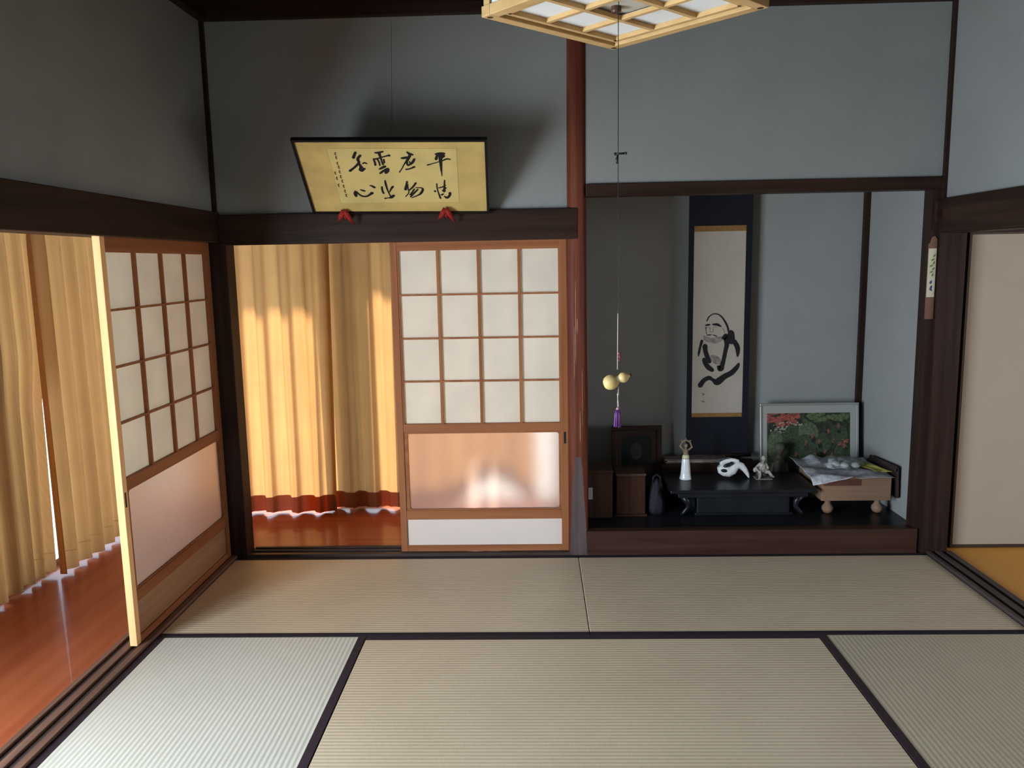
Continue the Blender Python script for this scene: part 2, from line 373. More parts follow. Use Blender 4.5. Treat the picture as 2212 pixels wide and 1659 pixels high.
CHARACTERS=[[[[-0.1599,0.3939,0.0064],[-0.1697,0.3729,0.0069],[-0.175,0.3601,0.0074]],[[-0.141,0.3749,0.0064],[-0.1529,0.3601,0.0065],[-0.1566,0.3472,0.0074],[-0.1543,0.3321,0.0065],[-0.1687,0.3126,0.0061],[-0.186,0.2951,0.0057],[-0.2049,0.2786,0.0071]],[[-0.1554,0.3256,0.0056],[-0.1493,0.3038,0.0085],[-0.1501,0.284,0.0142]],[[-0.1418,0.2906,0.0095],[-0.1334,0.2928,0.0057]],[[-0.1398,0.3234,0.0028],[-0.1292,0.3299,0.0047],[-0.1189,0.3244,0.0037]]],[[[-0.2015,0.1448,0.006],[-0.2042,0.1283,0.009],[-0.2037,0.1116,0.0071]],[[-0.1969,0.1424,0.0045],[-0.1867,0.1234,0.005],[-0.1719,0.1115,0.0055],[-0.1518,0.1114,0.0055],[-0.1349,0.1233,0.006],[-0.1233,0.1339,0.009]],[[-0.1763,0.1565,0.003],[-0.1657,0.1506,0.0055],[-0.1563,0.147,0.005]],[[-0.1274,0.1843,0.0029],[-0.1165,0.1797,0.0059],[-0.1064,0.1703,0.0069]]],[[[-0.0726,0.3906,0.0046],[-0.0552,0.3916,0.0064],[-0.0355,0.3978,0.0046]],[[-0.0545,0.3852,0.0073],[-0.0515,0.3619,0.0055],[-0.0487,0.3361,0.0047],[-0.0463,0.3188,0.0056]],[[-0.0859,0.3535,0.0037],[-0.0733,0.3534,0.0046],[-0.0449,0.364,0.0037],[-0.0201,0.3724,0.0046],[-0.0103,0.3745,0.0073]],[[-0.0842,0.3492,0.0046],[-0.0815,0.3298,0.0051],[-0.0821,0.3145,0.0052]],[[-0.0672,0.3513,0.0042],[-0.0621,0.3319,0.0042],[-0.0616,0.3123,0.0038]],[[-0.0387,0.3512,0.0042],[-0.0385,0.3296,0.0042]],[[-0.0663,0.2904,0.0047],[-0.0452,0.3035,0.0075],[-0.0366,0.3079,0.0056]],[[-0.0668,0.2637,0.0057],[-0.0485,0.2793,0.0066],[-0.0277,0.2903,0.0095]],[[-0.0407,0.2659,0.0076],[-0.0289,0.2814,0.0085]]],[[[-0.0506,0.2163,0.0039],[-0.0507,0.191,0.0054],[-0.0474,0.1537,0.004],[-0.0383,0.1086,0.0035]],[[-0.071,0.1749,0.0049],[-0.0726,0.1515,0.005],[-0.0689,0.1302,0.005]],[[-0.0188,0.177,0.0059],[-0.028,0.1631,0.0049],[-0.0393,0.1396,0.0025]],[[-0.0667,0.0967,0.0056],[-0.0513,0.0991,0.003],[-0.0356,0.1038,0.0081],[-0.0222,0.1169,0.007]]],[[[0.0724,0.3954,0.0046],[0.0807,0.3848,0.0073],[0.0957,0.3785,0.0055]],[[0.0429,0.3573,0.0055],[0.0573,0.3594,0.0074],[0.0705,0.3637,0.0055]],[[0.0827,0.3743,0.0073],[0.0686,0.3465,0.0065],[0.0513,0.3206,0.0033],[0.0368,0.2922,0.0028],[0.0229,0.2701,0.0033]],[[0.0647,0.3401,0.0056],[0.065,0.3141,0.0047]],[[0.0756,0.3379,0.0028],[0.0789,0.3249,0.0037],[0.0695,0.3119,0.0047]],[[0.101,0.3529,0.0055],[0.091,0.3335,0.0065],[0.0782,0.3184,0.0047]],[[0.0556,0.2877,0.0047],[0.0738,0.2921,0.0042],[0.0959,0.3041,0.0056]]],[[[0.1984,0.3813,0.0046],[0.2175,0.3845,0.0082],[0.2379,0.3844,0.0073]],[[0.2056,0.3739,0.0055],[0.199,0.3505,0.0074]],[[0.2355,0.3717,0.0082],[0.2236,0.3611,0.0083]],[[0.2202,0.3781,0.0101],[0.2193,0.3461,0.0083],[0.2185,0.3136,0.0066],[0.218,0.2851,0.0047],[0.2187,0.2628,0.0029],[0.2182,0.2449,0.0019]],[[0.1562,0.3149,0.0042],[0.1776,0.3225,0.003],[0.2024,0.3321,0.003],[0.227,0.3418,0.0037],[0.2483,0.3525,0.0046],[0.264,0.3492,0.0035]]],[[[0.0517,0.209,0.0053],[0.0458,0.186,0.0054],[0.0383,0.1557,0.0074]],[[0.0513,0.1906,0.0044],[0.0512,0.1604,0.003],[0.0517,0.1344,0.003],[0.0338,0.1083,0.003]],[[0.0917,0.1997,0.0054],[0.0759,0.1743,0.0049],[0.0552,0.1509,0.004]],[[0.0811,0.1603,0.004],[0.0689,0.1391,0.0045],[0.0569,0.1201,0.005]],[[0.0974,0.1579,0.0044],[0.0784,0.1343,0.005],[0.057,0.1058,0.004]],[[0.0886,0.1696,0.003],[0.1149,0.1672,0.0039],[0.1204,0.1554,0.0059],[0.1079,0.1295,0.006],[0.0898,0.1153,0.004],[0.0632,0.1009,0.003]]],[[[0.1899,0.1948,0.0034],[0.1893,0.1669,0.0034],[0.1934,0.134,0.0035],[0.2005,0.0957,0.005]],[[0.1782,0.1423,0.006],[0.1778,0.147,0.0059]],[[0.2285,0.2176,0.0034],[0.2261,0.1947,0.0039],[0.2241,0.1668,0.0049],[0.2208,0.1433,0.0079]],[[0.1976,0.1669,0.0039],[0.2146,0.1727,0.0039],[0.2303,0.1854,0.0034]],[[0.2128,0.1481,0.003],[0.2307,0.1668,0.0049]],[[0.2074,0.1196,0.0055],[0.2162,0.1268,0.004]],[[0.2484,0.1338,0.007],[0.2457,0.1171,0.006],[0.2328,0.1004,0.007],[0.2201,0.11,0.004]]]]
INSCRIPTION=[[[-0.2551,0.3907,0.002],[-0.247,0.3919,0.0016]],[[-0.2513,0.3942,0.0016],[-0.2524,0.3826,0.0024],[-0.2505,0.3759,0.002]],[[-0.2572,0.3822,0.0015],[-0.2511,0.3843,0.0017]],[[-0.2558,0.3663,0.002],[-0.2476,0.3676,0.0017]],[[-0.2519,0.3699,0.0017],[-0.253,0.3582,0.0024],[-0.2511,0.3514,0.002]],[[-0.2578,0.3578,0.0015],[-0.2518,0.3599,0.0017]],[[-0.2567,0.332,0.0021],[-0.2485,0.3333,0.0017]],[[-0.2528,0.3357,0.0017],[-0.2539,0.3238,0.0024],[-0.252,0.3168,0.0021]],[[-0.2588,0.3234,0.0015],[-0.2526,0.3255,0.0017]],[[-0.2548,0.3081,0.0021],[-0.2465,0.3094,0.0017]],[[-0.2509,0.3118,0.0017],[-0.252,0.2998,0.0025],[-0.2501,0.2927,0.0021]],[[-0.2569,0.2994,0.0015],[-0.2507,0.3015,0.0017]],[[-0.2562,0.2784,0.0021],[-0.248,0.2797,0.0017]],[[-0.2523,0.2821,0.0017],[-0.2535,0.2699,0.0025],[-0.2515,0.2628,0.0021]],[[-0.2584,0.2695,0.0015],[-0.2522,0.2717,0.0017]],[[-0.2572,0.2471,0.0021],[-0.2488,0.2485,0.0017]],[[-0.2532,0.2509,0.0017],[-0.2543,0.2386,0.0025],[-0.2524,0.2313,0.0021]],[[-0.2593,0.2381,0.0015],[-0.253,0.2404,0.0017]],[[-0.255,0.2188,0.0021],[-0.2466,0.2202,0.0017]],[[-0.251,0.2227,0.0017],[-0.2522,0.2101,0.0025],[-0.2502,0.2028,0.0022]],[[-0.2572,0.2097,0.0016],[-0.2509,0.212,0.0018]],[[-0.2547,0.1844,0.0022],[-0.2462,0.1857,0.0018]],[[-0.2507,0.1883,0.0018],[-0.2518,0.1755,0.0026],[-0.2499,0.1681,0.0022]],[[-0.2569,0.1751,0.0016],[-0.2505,0.1774,0.0018]],[[-0.254,0.1517,0.0022],[-0.2454,0.1531,0.0018]],[[-0.2499,0.1557,0.0018],[-0.2511,0.1427,0.0026],[-0.2491,0.1352,0.0022]],[[-0.2562,0.1423,0.0016],[-0.2498,0.1446,0.0018]],[[-0.2532,0.1233,0.0022],[-0.2446,0.1247,0.0018]],[[-0.2492,0.1273,0.0018],[-0.2503,0.1142,0.0026],[-0.2483,0.1066,0.0022]],[[-0.2554,0.1138,0.0016],[-0.249,0.1161,0.0018]],[[-0.2778,0.2707,0.0021],[-0.2695,0.272,0.0017]],[[-0.2739,0.2745,0.0017],[-0.2751,0.2622,0.0025],[-0.2732,0.255,0.0021]],[[-0.28,0.2618,0.0015],[-0.2738,0.264,0.0017]],[[-0.2769,0.237,0.0021],[-0.2685,0.2384,0.0017]],[[-0.2729,0.2409,0.0017],[-0.2741,0.2284,0.0025],[-0.2722,0.2212,0.0021]],[[-0.2791,0.228,0.0016],[-0.2728,0.2302,0.0017]],[[-0.2773,0.1914,0.0022],[-0.2688,0.1927,0.0018]],[[-0.2733,0.1953,0.0018],[-0.2745,0.1826,0.0026],[-0.2725,0.1751,0.0022]],[[-0.2795,0.1821,0.0016],[-0.2731,0.1844,0.0018]]]
MONK_DARK=[[[2.653,1.175,0.0029],[2.664,1.198,0.0029],[2.683,1.213,0.0025],[2.702,1.217,0.0025],[2.725,1.211,0.0029],[2.745,1.193,0.0037],[2.761,1.17,0.0042],[2.777,1.138,0.0046],[2.783,1.111,0.0042]],[[2.644,1.148,0.0025],[2.659,1.151,0.0046],[2.673,1.152,0.0025]],[[2.688,1.153,0.0033],[2.715,1.152,0.0058],[2.738,1.141,0.0033]],[[2.655,1.09,0.0025],[2.674,1.09,0.0025],[2.684,1.091,0.0008],[2.705,1.085,0.0025],[2.717,1.077,0.0011]],[[2.648,1.137,0.0025],[2.649,1.113,0.0011],[2.652,1.098,0.0017]],[[2.625,1.055,0.0069],[2.616,1.02,0.0055],[2.608,0.982,0.0053],[2.605,0.962,0.0021]],[[2.644,1.024,0.0121],[2.647,0.993,0.0104],[2.659,0.957,0.0104],[2.673,0.926,0.0094]],[[2.64,0.942,0.0104],[2.65,0.914,0.0104],[2.67,0.89,0.0114],[2.692,0.874,0.009]],[[2.748,1.069,0.0055],[2.77,1.076,0.0156],[2.775,1.034,0.0114],[2.768,0.995,0.0094],[2.76,0.948,0.0094],[2.751,0.909,0.0104],[2.74,0.884,0.0142],[2.724,0.897,0.0062]],[[2.797,1.103,0.0146],[2.803,1.072,0.0146],[2.802,1.045,0.0135]],[[2.817,1.052,0.0104],[2.837,1.017,0.0114],[2.842,0.986,0.0094],[2.841,0.958,0.0042]],[[2.849,0.911,0.0062],[2.836,0.888,0.0104],[2.806,0.857,0.0125],[2.764,0.834,0.0135],[2.722,0.803,0.0166],[2.695,0.815,0.0076],[2.671,0.827,0.0104],[2.64,0.812,0.0104],[2.618,0.781,0.0125]]]
MONK_GREY=[[[2.65,1.135,0.0012],[2.66,1.138,0.0008],[2.671,1.134,0.0017]],[[2.692,1.134,0.0012],[2.704,1.138,0.0012],[2.716,1.134,0.0011]],[[2.673,1.132,0.0017],[2.672,1.113,0.0011],[2.683,1.107,0.0017],[2.693,1.115,0.0017],[2.691,1.132,0.0008]],[[2.748,1.131,0.0017],[2.758,1.112,0.0021],[2.762,1.096,0.0021]],[[2.638,1.082,0.0055],[2.651,1.067,0.0146],[2.679,1.057,0.0139],[2.705,1.056,0.0187],[2.736,1.065,0.0146],[2.755,1.073,0.0083]],[[2.688,0.957,0.0146],[2.708,0.941,0.0229],[2.727,0.925,0.0208]]]
MONK_SEAL=[[[2.63,0.735,0.0021],[2.646,0.727,0.0021]],[[2.632,0.717,0.0017],[2.642,0.729,0.0021]],[[2.631,0.689,0.0017],[2.633,0.681,0.0021],[2.648,0.679,0.0021]],[[2.64,0.693,0.0017],[2.641,0.681,0.0011]]]

# ------------------------------------------------------------------ room shell
W = 3.64; HC = 2.78; YB = -5.5
# floor slabs under the mats and beyond them
sbox('floor', M['straw'], 0.0, W, YB, -1.885, -0.06, -0.004)
sbox('floor_base', M['dark_wood'], -0.14, 3.78, YB, 0.14, -0.16, -0.062)
sbox('floor_corridor_side', M['engawa'], -0.98, -0.137, YB, 0.95, -0.06, 0.0)
sbox('floor_corridor_back', M['engawa_x'], -0.137, 1.80, 0.132, 0.95, -0.06, 0.0)
sbox('floor_next_room', M['next_floor'], 3.772, 6.5, YB, 0.08, -0.06, 0.004)
# ceiling boards with battens
b = MB().box(-0.05, 6.55, YB-0.05, 0.06, HC, HC+0.04)
struct(b.build('ceiling', M['ceil_wood']))
for i in range(8):
    y = -0.42 - i*0.46
    struct(sbox('trim_%d' % (20+i), M['dark_wood'], 0.0, W, y-0.02, y+0.02, HC-0.03, HC))
# walls
sbox('wall_back', M['plaster'], 0.0, 1.80, 0.0, 0.10, 1.72, HC)
sbox('wall_back_upper', M['plaster'], 1.86, 3.66, 0.0, 0.085, 1.90, HC)
sbox('wall_left', M['plaster'], -0.10, 0.0, YB, 0.10, 1.72, HC)
sbox('wall_right', M['plaster'], W, 3.75, YB, 0.10, 1.70, HC)
sbox('wall_rear', M['plaster'], -1.0, 6.55, YB-0.1, YB, -0.06, HC)
sbox('wall_left_rear', M['plaster'], -0.10, 0.0, YB, -5.2, 0.0, 1.72)
sbox('wall_next_room_back', M['plaster'], 3.75, 6.55, 0.08, 0.18, -0.16, HC)
sbox('wall_next_side_a', M['plaster'], 6.5, 6.6, YB, -3.50, -0.06, HC)
sbox('wall_next_side_b', M['plaster'], 6.5, 6.6, -1.10, 0.1, -0.06, HC)
sbox('wall_next_side_c', M['plaster'], 6.5, 6.6, -3.50, -1.10, -0.06, 0.65)
sbox('wall_next_side_d', M['plaster'], 6.5, 6.6, -3.50, -1.10, 1.75, HC)
# alcove shell
sbox('wall_alcove_back', M['plaster_alcove'], 1.80, 3.66, 0.86, 0.90, -0.05, 2.34)
sbox('wall_alcove_right', M['plaster_alcove'], 3.62, 3.66, 0.086, 0.86, -0.05, 2.34)
sbox('wall_alcove_left', M['plaster_alcove'], 1.80, 1.84, 0.07, 0.90, -0.05, 2.34)
sbox('ceiling_alcove', M['ceil_wood'], 1.84, 3.62, 0.086, 0.86, 2.30, 2.34)
sbox('wall_alcove_dado', M['plaster_alcove'], 1.84, 3.585, 0.856, 0.86, 0.12, 0.545)
sbox('floor_alcove', mat('black_lacquer_floor', (0.012, 0.013, 0.016), 0.35, var=0.2, vscale=5), 1.84, 3.62, 0.05, 0.86, -0.05, 0.12)
sbox('trim_1', M['board_red'], 1.878, 3.60, -0.012, 0.05, -0.02, 0.132, bevel=0.004)
sbox('trim_2', M['dark_wood'], 1.878, 3.625, -0.02, 0.09, 1.862, 1.922, bevel=0.003)
sbox('trim_3', M['dark_wood_z'], 3.588, 3.62, 0.828, 0.86, 0.12, 2.30)
sbox('trim_4', M['dark_wood_z'], 3.582, 3.622, 0.0, 0.086, 0.0, 1.862)
# posts
sbox('trim_5', M['dark_wood_z'], 3.622, 3.752, -0.022, 0.10, -0.02, HC, bevel=0.004)
sbox('trim_6', M['dark_wood_z'], -0.062, 0.056, -0.014, 0.10, -0.02, 1.70, bevel=0.004)
sbox('trim_7', M['dark_wood_z'], 0.0, 0.020, -0.020, 0.0, 1.80, HC)
# wall rail (nageshi) and door heads
sbox('trim_8', M['dark_wood'], 0.030, 1.835, -0.034, 0.0, 1.655, 1.806, bevel=0.004)
sbox('trim_9', M['dark_wood_y'], 0.0, 0.030, YB, -0.001, 1.668, 1.822, bevel=0.004)
sbox('trim_10', M['dark_wood_y'], 3.610, W, YB, -0.024, 1.655, 1.816, bevel=0.004)
sbox('trim_11', M['dark_wood'], 3.582, 3.640, -0.050, -0.022, 1.705, 1.806, bevel=0.003)
sbox('trim_12', M['dark_wood'], 0.056, 1.80, 0.0, 0.13, 1.664, 1.72)
sbox('trim_13', M['dark_wood_y'], -0.137, 0.0, YB, -0.014, 1.672, 1.72)
sbox('trim_14', M['dark_wood_y'], W, 3.77, YB, -0.022, 1.648, 1.70)
sbox('trim_15', M['dark_wood'], 3.75, 6.5, -0.01, 0.08, 1.650, 1.74)
# crown rails under the ceiling
sbox('trim_16', M['dark_wood'], 0.0, W, -0.045, 0.0, 2.733, HC)
sbox('trim_17', M['dark_wood_y'], 0.0, 0.045, YB, -0.046, 2.733, HC)
sbox('trim_18', M['dark_wood_y'], 3.595, W, YB, -0.046, 2.733, HC)
# door sills with sliding grooves
def sill_y(name, x0, x1, y0, y1, rib):
    t = struct(MB().box(x0, x1, y0, y1, -0.058, 0.004).build(name, M['sill']))
    w = (x1-x0)
    for k, (a, c) in enumerate(((0.0, 0.16), (0.36, 0.58), (0.80, 1.0))):
        sbox('sill_rib', rib, x0+w*a, x0+w*c, y0, y1, 0.003, 0.015, parent=t, bevel=0.002)
    return t
sill_y('trim_30', -0.137, 0.0, YB, 0.0, M['sill_rib'])
sill_y('trim_31', 3.645, 3.772, YB, -0.022, M['sill'])
t = struct(MB().box(0.056, 1.79, 0.0, 0.132, -0.058, 0.004).build('trim_32', M['sill_x']))
for a, c in ((0.0, 0.026), (0.064, 0.074), (0.112, 0.132)):
    sbox('sill_rib', M['sill_x'], 0.056, 1.79, a, c, 0.003, 0.013, parent=t, bevel=0.002)

# log pillar with a planed arch facet at its foot
R = 0.051; pc = Vector((1.8325, 0.022, 0))
def log_r(a, z):
    return R*(1 + 0.020*math.sin(3*a+z*2.0) + 0.012*math.sin(7*a-z*5) + 0.010*math.sin(11*a+z*3.3) + 0.02*math.sin(z*3.1+a))
na = 72; nz_ = 110
def pillar_surface(u, v):
    a = 2*math.pi*u; z = -0.02 + v*(HC+0.02)
    r = log_r(a, z)
    x = r*math.cos(a); y = r*math.sin(a)
    cut = -R + 0.030*max(0.0, 1 - z/0.54)**1.0 if z < 0.54 else -9
    # planed slanting facet facing the room
    if y < cut: y = cut
    return pc + Vector((x, y, z))
bmp = MB()
V = [[bmp.bm.verts.new(pillar_surface(i/na, j/nz_)) for i in range(na)] for j in range(nz_+1)]
for j in range(nz_):
    for i in range(na):
        f = bmp.bm.faces.new((V[j][i], V[j][(i+1)%na], V[j+1][(i+1)%na], V[j+1][i]))
        zc = sum(v.co.z for v in f.verts)/4
        ymax = max(v.co.y for v in f.verts) - pc.y
        f.material_index = 1 if (zc < 0.54 and ymax <= -R + 0.030*max(0, 1-zc/0.54) + 0.0012) else 0
po = bmp.build('log_pillar', [M['pillar'], M['pillar_cut']], smooth=True, keep=True)
for poly in po.data.polygons:
    if poly.material_index == 1: poly.use_smooth = False
struct(po)
# bark grooves on the pillar
gr = MB()
for (a, z0, z1, r) in ((-1.75, 1.02, 1.45, .0016), (-1.9, 0.95, 1.22, .0012), (-1.35, 0.62, 0.78, .002), (-0.25, 0.92, 1.45, .0014), (-1.6, 1.18, 1.26, .002), (-1.1, 0.7, 1.0, .001)):
    gr.tube([pc + Vector((log_r(a, z)*math.cos(a), log_r(a, z)*math.sin(a), z)) for z in [z0+(z1-z0)*k/8 for k in range(9)]], [r*0.3]+[r]*7+[r*0.3], 6)
g = gr.build('bark_groove', mat('bare_streak_wood', (0.34, 0.17, 0.11), 0.3, var=0.3, vscale=30), po)

# ------------------------------------------------------------------ glazed outer doors, eaves, garden
def glazed(name, ax, c, a0, a1, z0=0.0, z1=1.92):
    t = None
    def bx(m, u0, u1, w0, w1, nm):
        nonlocal t
        b = MB()
        if ax == 'X': b.box(c-0.015, c+0.015, u0, u1, w0, w1)
        else: b.box(u0, u1, c-0.015, c+0.015, w0, w1)
        return b
    b = MB()
    for (u0, u1, w0, w1) in ((a0, a0+0.05, z0, z1), (a1-0.05, a1, z0, z1), (a0+0.05, a1-0.05, z0, z0+0.03), (a0+0.05, a1-0.05, z1-0.05, z1)):
        if ax == 'X': b.box(c-0.015, c+0.015, u0, u1, w0, w1)
        else: b.box(u0, u1, c-0.015, c+0.015, w0, w1)
    f = struct(b.build(name, M['alu']))
    b = MB()
    if ax == 'X': b.box(c-0.002, c+0.002, a0+0.05, a1-0.05, z0+0.03, z1-0.05)
    else: b.box(a0+0.05, a1-0.05, c-0.002, c+0.002, z0+0.03, z1-0.05)
    b.build('window_pane', M['glass'], f)
glazed('window_7', 'X', 6.55, -3.50, -1.10, 0.65, 1.75)  # unseen window, added only to hold the side fill light
ys = [0.92, -0.45, -1.82, -3.19, -4.56]
for i in range(4): glazed('window_%d' % (i+1), 'X', -0.955, ys[i+1], ys[i])
glazed('window_5', 'Y', 0.955, -0.93, 0.44)
glazed('window_6', 'Y', 0.955, 0.44, 1.79)
sbox('wall_outer_left', M['plaster'], -1.0, -0.94, YB, 0.95, 1.92, 2.30)
sbox('wall_outer_left_rear', M['plaster'], -1.0, -0.94, YB, -4.56, -0.06, 1.92)
sbox('wall_outer_back', M['plaster'], -1.0, 1.80, 0.94, 1.0, 1.92, 2.30)
sbox('ceiling_corridor_side', M['ceil_wood'], -0.94, -0.10, YB, 0.94, 2.22, 2.26)
sbox('ceiling_corridor_back', M['ceil_wood'], -0.10, 1.80, 0.10, 0.94, 2.22, 2.26)
sbox('roof', M['eave'], -1.75, 7.2, YB-0.6, 1.72, 2.86, 2.95)
sbox('eave_side', M['eave'], -1.75, -1.0, YB-0.6, 1.72, 2.30, 2.36)
sbox('eave_back', M['eave'], -1.0, 7.2, 1.0, 1.72, 2.30, 2.36)
sbox('curtain_shade_post', M['eave'], 0.62, 0.82, 1.30, 1.42, -0.45, 2.30)  # unseen post added to shade the right-hand back curtain
sbox('ground', M['gravel'], -14, 16, -14, 14, -0.62, -0.45)
sbox('foundation', mat('concrete', (0.3, 0.3, 0.29), 0.9, var=0.1), -0.99, 6.6, YB, 0.99, -0.45, -0.165)

# ------------------------------------------------------------------ tatami mats
def tatami(label, x0, x1, y0, y1, m, edges, mb=None):
    # edges: letters of the sides bound with cloth: n (far), s (near), w, e
    t = thing('tatami_mat', label, 'tatami mat', ((x0+x1)/2, (y0+y1)/2, -0.06), 'woven rush floor mats')
    g = 0.0015; bw = 0.034
    MB().box(x0+g, x1-g, y0+g, y1-g, -0.058, 0.0).build('rush_surface', m, t, bevel=0.003)
    for e in edges:
        b = {'n': (x0+g, x1-g, y1-bw, y1-g), 's': (x0+g, x1-g, y0+g, y0+bw), 'w': (x0+g, x0+bw, y0+g, y1-g), 'e': (x1-bw, x1-g, y0+g, y1-g)}[e]
        MB().box(*b, -0.056, 0.0016).build('cloth_border', mb or M['border'], t, bevel=0.001)
    return t
D1 = -0.94
tatami('beige far-row rush mat in front of the curtained opening and papered screen', 0.0, 1.83, D1, -0.0135, M['tat_y'], 'ns')
tatami('beige rush mat in the far row in front of the raised alcove', 1.83, 3.643, D1, -0.0135, M['tat_y'], 'ns')
tatami('pale lengthwise rush mat beside the corridor sill, brightest of the floor mats', 0.0, 0.892, D1-1.85, D1, M['tat_x'], 'we', M['heri_b'])
tatami('wide beige rush mat in the middle foreground between the two lengthwise mats', 0.892, 2.768, D1-0.93, D1, M['tat_y'], 'ns', M['heri_b'])
tatami('dim lengthwise rush mat in the near right corner of the floor', 2.768, 3.643, D1-1.85, D1, M['tat_x2'], 'we', M['heri_b'])

# ------------------------------------------------------------------ paper screens
def rounded_rect(u0, u1, w0, w1, r, n=5):
    out = []
    for cx_, cz_, a0 in ((u1-r, w1-r, 0), (u0+r, w1-r, 90), (u0+r, w0+r, 180), (u1-r, w0+r, 270)):
        for k in range(n+1):
            a = math.radians(a0+90*k/n); out.append((cx_+r*math.cos(a), cz_+r*math.sin(a)))
    return out
def shoji(label, loc, fn, a0, a1, z0, z1, edge_mat, board_mat, handle_at, wv, wh):
    """fn(u, d, z) -> world point; u along the screen, d depth away from the room (0..0.03)."""
    t = thing('shoji_screen', label, 'sliding screen', loc, 'papered sliding screens')
    def bx(u0, u1, d0, d1, w0, w1, b=None):
        b = b or MB()
        P = [fn(u, d, w) for u, d, w in ((u0,d0,w0),(u1,d0,w0),(u1,d1,w0),(u0,d1,w0),(u0,d0,w1),(u1,d0,w1),(u1,d1,w1),(u0,d1,w1))]
        vs = [b.bm.verts.new(p) for p in P]
        b._set([b.bm.faces.new([vs[i] for i in q]) for q in ((0,3,2,1),(4,5,6,7),(0,1,5,4),(1,2,6,5),(2,3,7,6),(3,0,4,7))])
        return b
    T = 0.030
    sL, sR = 0.034, 0.038
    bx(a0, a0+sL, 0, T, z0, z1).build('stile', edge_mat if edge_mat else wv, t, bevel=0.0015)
    bx(a1-sR, a1, 0, T, z0, z1).build('stile', wv, t, bevel=0.0015)
    u0, u1 = a0+sL, a1-sR
    zt = 1.612; zg = 0.712; zr = 0.665; zb = 0.240; zk = 0.190
    bx(u0, u1, 0.002, T-0.002, zt, z1).build('top_rail', wh, t)
    bx(u0, u1, 0.002, T-0.002, zr, zg).build('middle_rail', wh, t, bevel=0.002)
    bx(u0, u1, 0.002, T-0.002, zk, zb).build('lower_rail', wh, t, bevel=0.002)
    bx(u0, u1, 0.002, T-0.002, z0, 0.046).build('bottom_rail', wh, t)
    lat = MB()
    for k in (1, 2, 3):
        u = u0 + (u1-u0)*k/4; bx(u-0.0065, u+0.0065, 0.004, 0.020, zg, zt, lat)
        z = zg + (zt-zg)*k/4; bx(u0, u1, 0.005, 0.019, z-0.0045, z+0.0045, lat)
    bx(u0, u0+0.007, 0.004, 0.020, zg, zt, lat); bx(u1-0.007, u1, 0.004, 0.020, zg, zt, lat)
    lat.build('lattice', wv, t)
    bx(u0, u1, 0.0202, 0.0206, zg-0.004, zt+0.004).build('paper', M['paper'], t)
    # frosted glass in its own inner frame with rounded corners
    i0, i1, k0, k1 = u0+0.014, u1-0.006, zb, zr
    inner = rounded_rect(i0+0.006, i1-0.006, k0+0.008, k1-0.006, 0.012)
    n = len(inner); fb = MB()
    outer = []
    for (u, z) in inner:
        # push outward to the rectangle
        du = (u-(u0+u1)/2)/((u1-u0)/2); dz = (z-(k0+k1)/2)/((k1-k0)/2)
        s = 1/max(abs(du), abs(dz))
        outer.append((min(max((u0+u1)/2+(u-(u0+u1)/2)*s, u0), u1), min(max((k0+k1)/2+(z-(k0+k1)/2)*s, k0), k1)))
    A = [fb.bm.verts.new(fn(u, 0.006, z)) for u, z in inner]; B_ = [fb.bm.verts.new(fn(u, 0.006, z)) for u, z in outer]
    A2 = [fb.bm.verts.new(fn(u, 0.024, z)) for u, z in inner]; B2 = [fb.bm.verts.new(fn(u, 0.024, z)) for u, z in outer]
    for i in range(n):
        j = (i+1) % n
        fb.bm.faces.new((A[i], A[j], B_[j], B_[i])); fb.bm.faces.new((A2[i], B2[i], B2[j], A2[j])); fb.bm.faces.new((A[i], A2[i], A2[j], A[j]))
    fb.build('glass_frame', wh, t)
    bx(i0, i1, 0.013, 0.017, k0+0.002, k1-0.002).build('frosted_pane', M['frosted'], t)
    bx(u0, u1, 0.010, 0.018, 0.046, zk).build('kick_board', board_mat, t)
    h0 = (a1-0.024) if handle_at == 'end' else a0+0.010
    bx(h0, h0+0.012, -0.0012, 0.004, 0.600, 0.662).build('finger_pull', M['black'], t, bevel=0.001)['label'] = 'black recessed finger pull'
    return t
shoji('papered screen with frosted glass lower panel standing in the back opening beside the log pillar', (1.333, 0.045, 0.013),
      lambda u, d, z: Vector((u, 0.029+d, z)), 0.882, 1.784, 0.0135, 1.666, None, M['board_white'], 'end', M['frame_wood'], M['frame_wood_x'])
shoji('papered screen with frosted lower pane along the left side, its pale edge facing the viewer', (-0.045, -0.53, 0.015),
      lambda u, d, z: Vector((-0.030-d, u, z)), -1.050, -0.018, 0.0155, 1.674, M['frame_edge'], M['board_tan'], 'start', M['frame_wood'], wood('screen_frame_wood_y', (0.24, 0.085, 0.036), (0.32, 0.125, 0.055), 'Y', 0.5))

# sliding paper doors of the next room
for i, (x0, x1, y) in enumerate(((3.800, 4.72, 0.045), (4.70, 5.62, 0.012), (5.60, 6.49, 0.045))):
    if i == 0:
        t = thing('fusuma_door', 'plain cream papered sliding door standing in the next room past the right post', 'sliding door', ((x0+x1)/2, y+0.012, 0.005))
        MB().box(x0+0.012, x1-0.012, y+0.002, y+0.026, 0.024, 1.640).build('paper_panel', M['fusuma'], t)
        fr = MB().box(x0, x0+0.012, y, y+0.028, 0.006, 1.655).box(x1-0.012, x1, y, y+0.028, 0.006, 1.655)
        fr.box(x0+0.012, x1-0.012, y, y+0.028, 0.006, 0.024).box(x0+0.012, x1-0.012, y, y+0.028, 1.640, 1.655)
        fr.build('door_frame', mat('dark_door_frame', (0.05, 0.03, 0.022), 0.4, var=0.1), t)
    else:
        sbox('door_%d' % i, M['fusuma'], x0, x1, y, y+0.028, 0.006, 1.655)

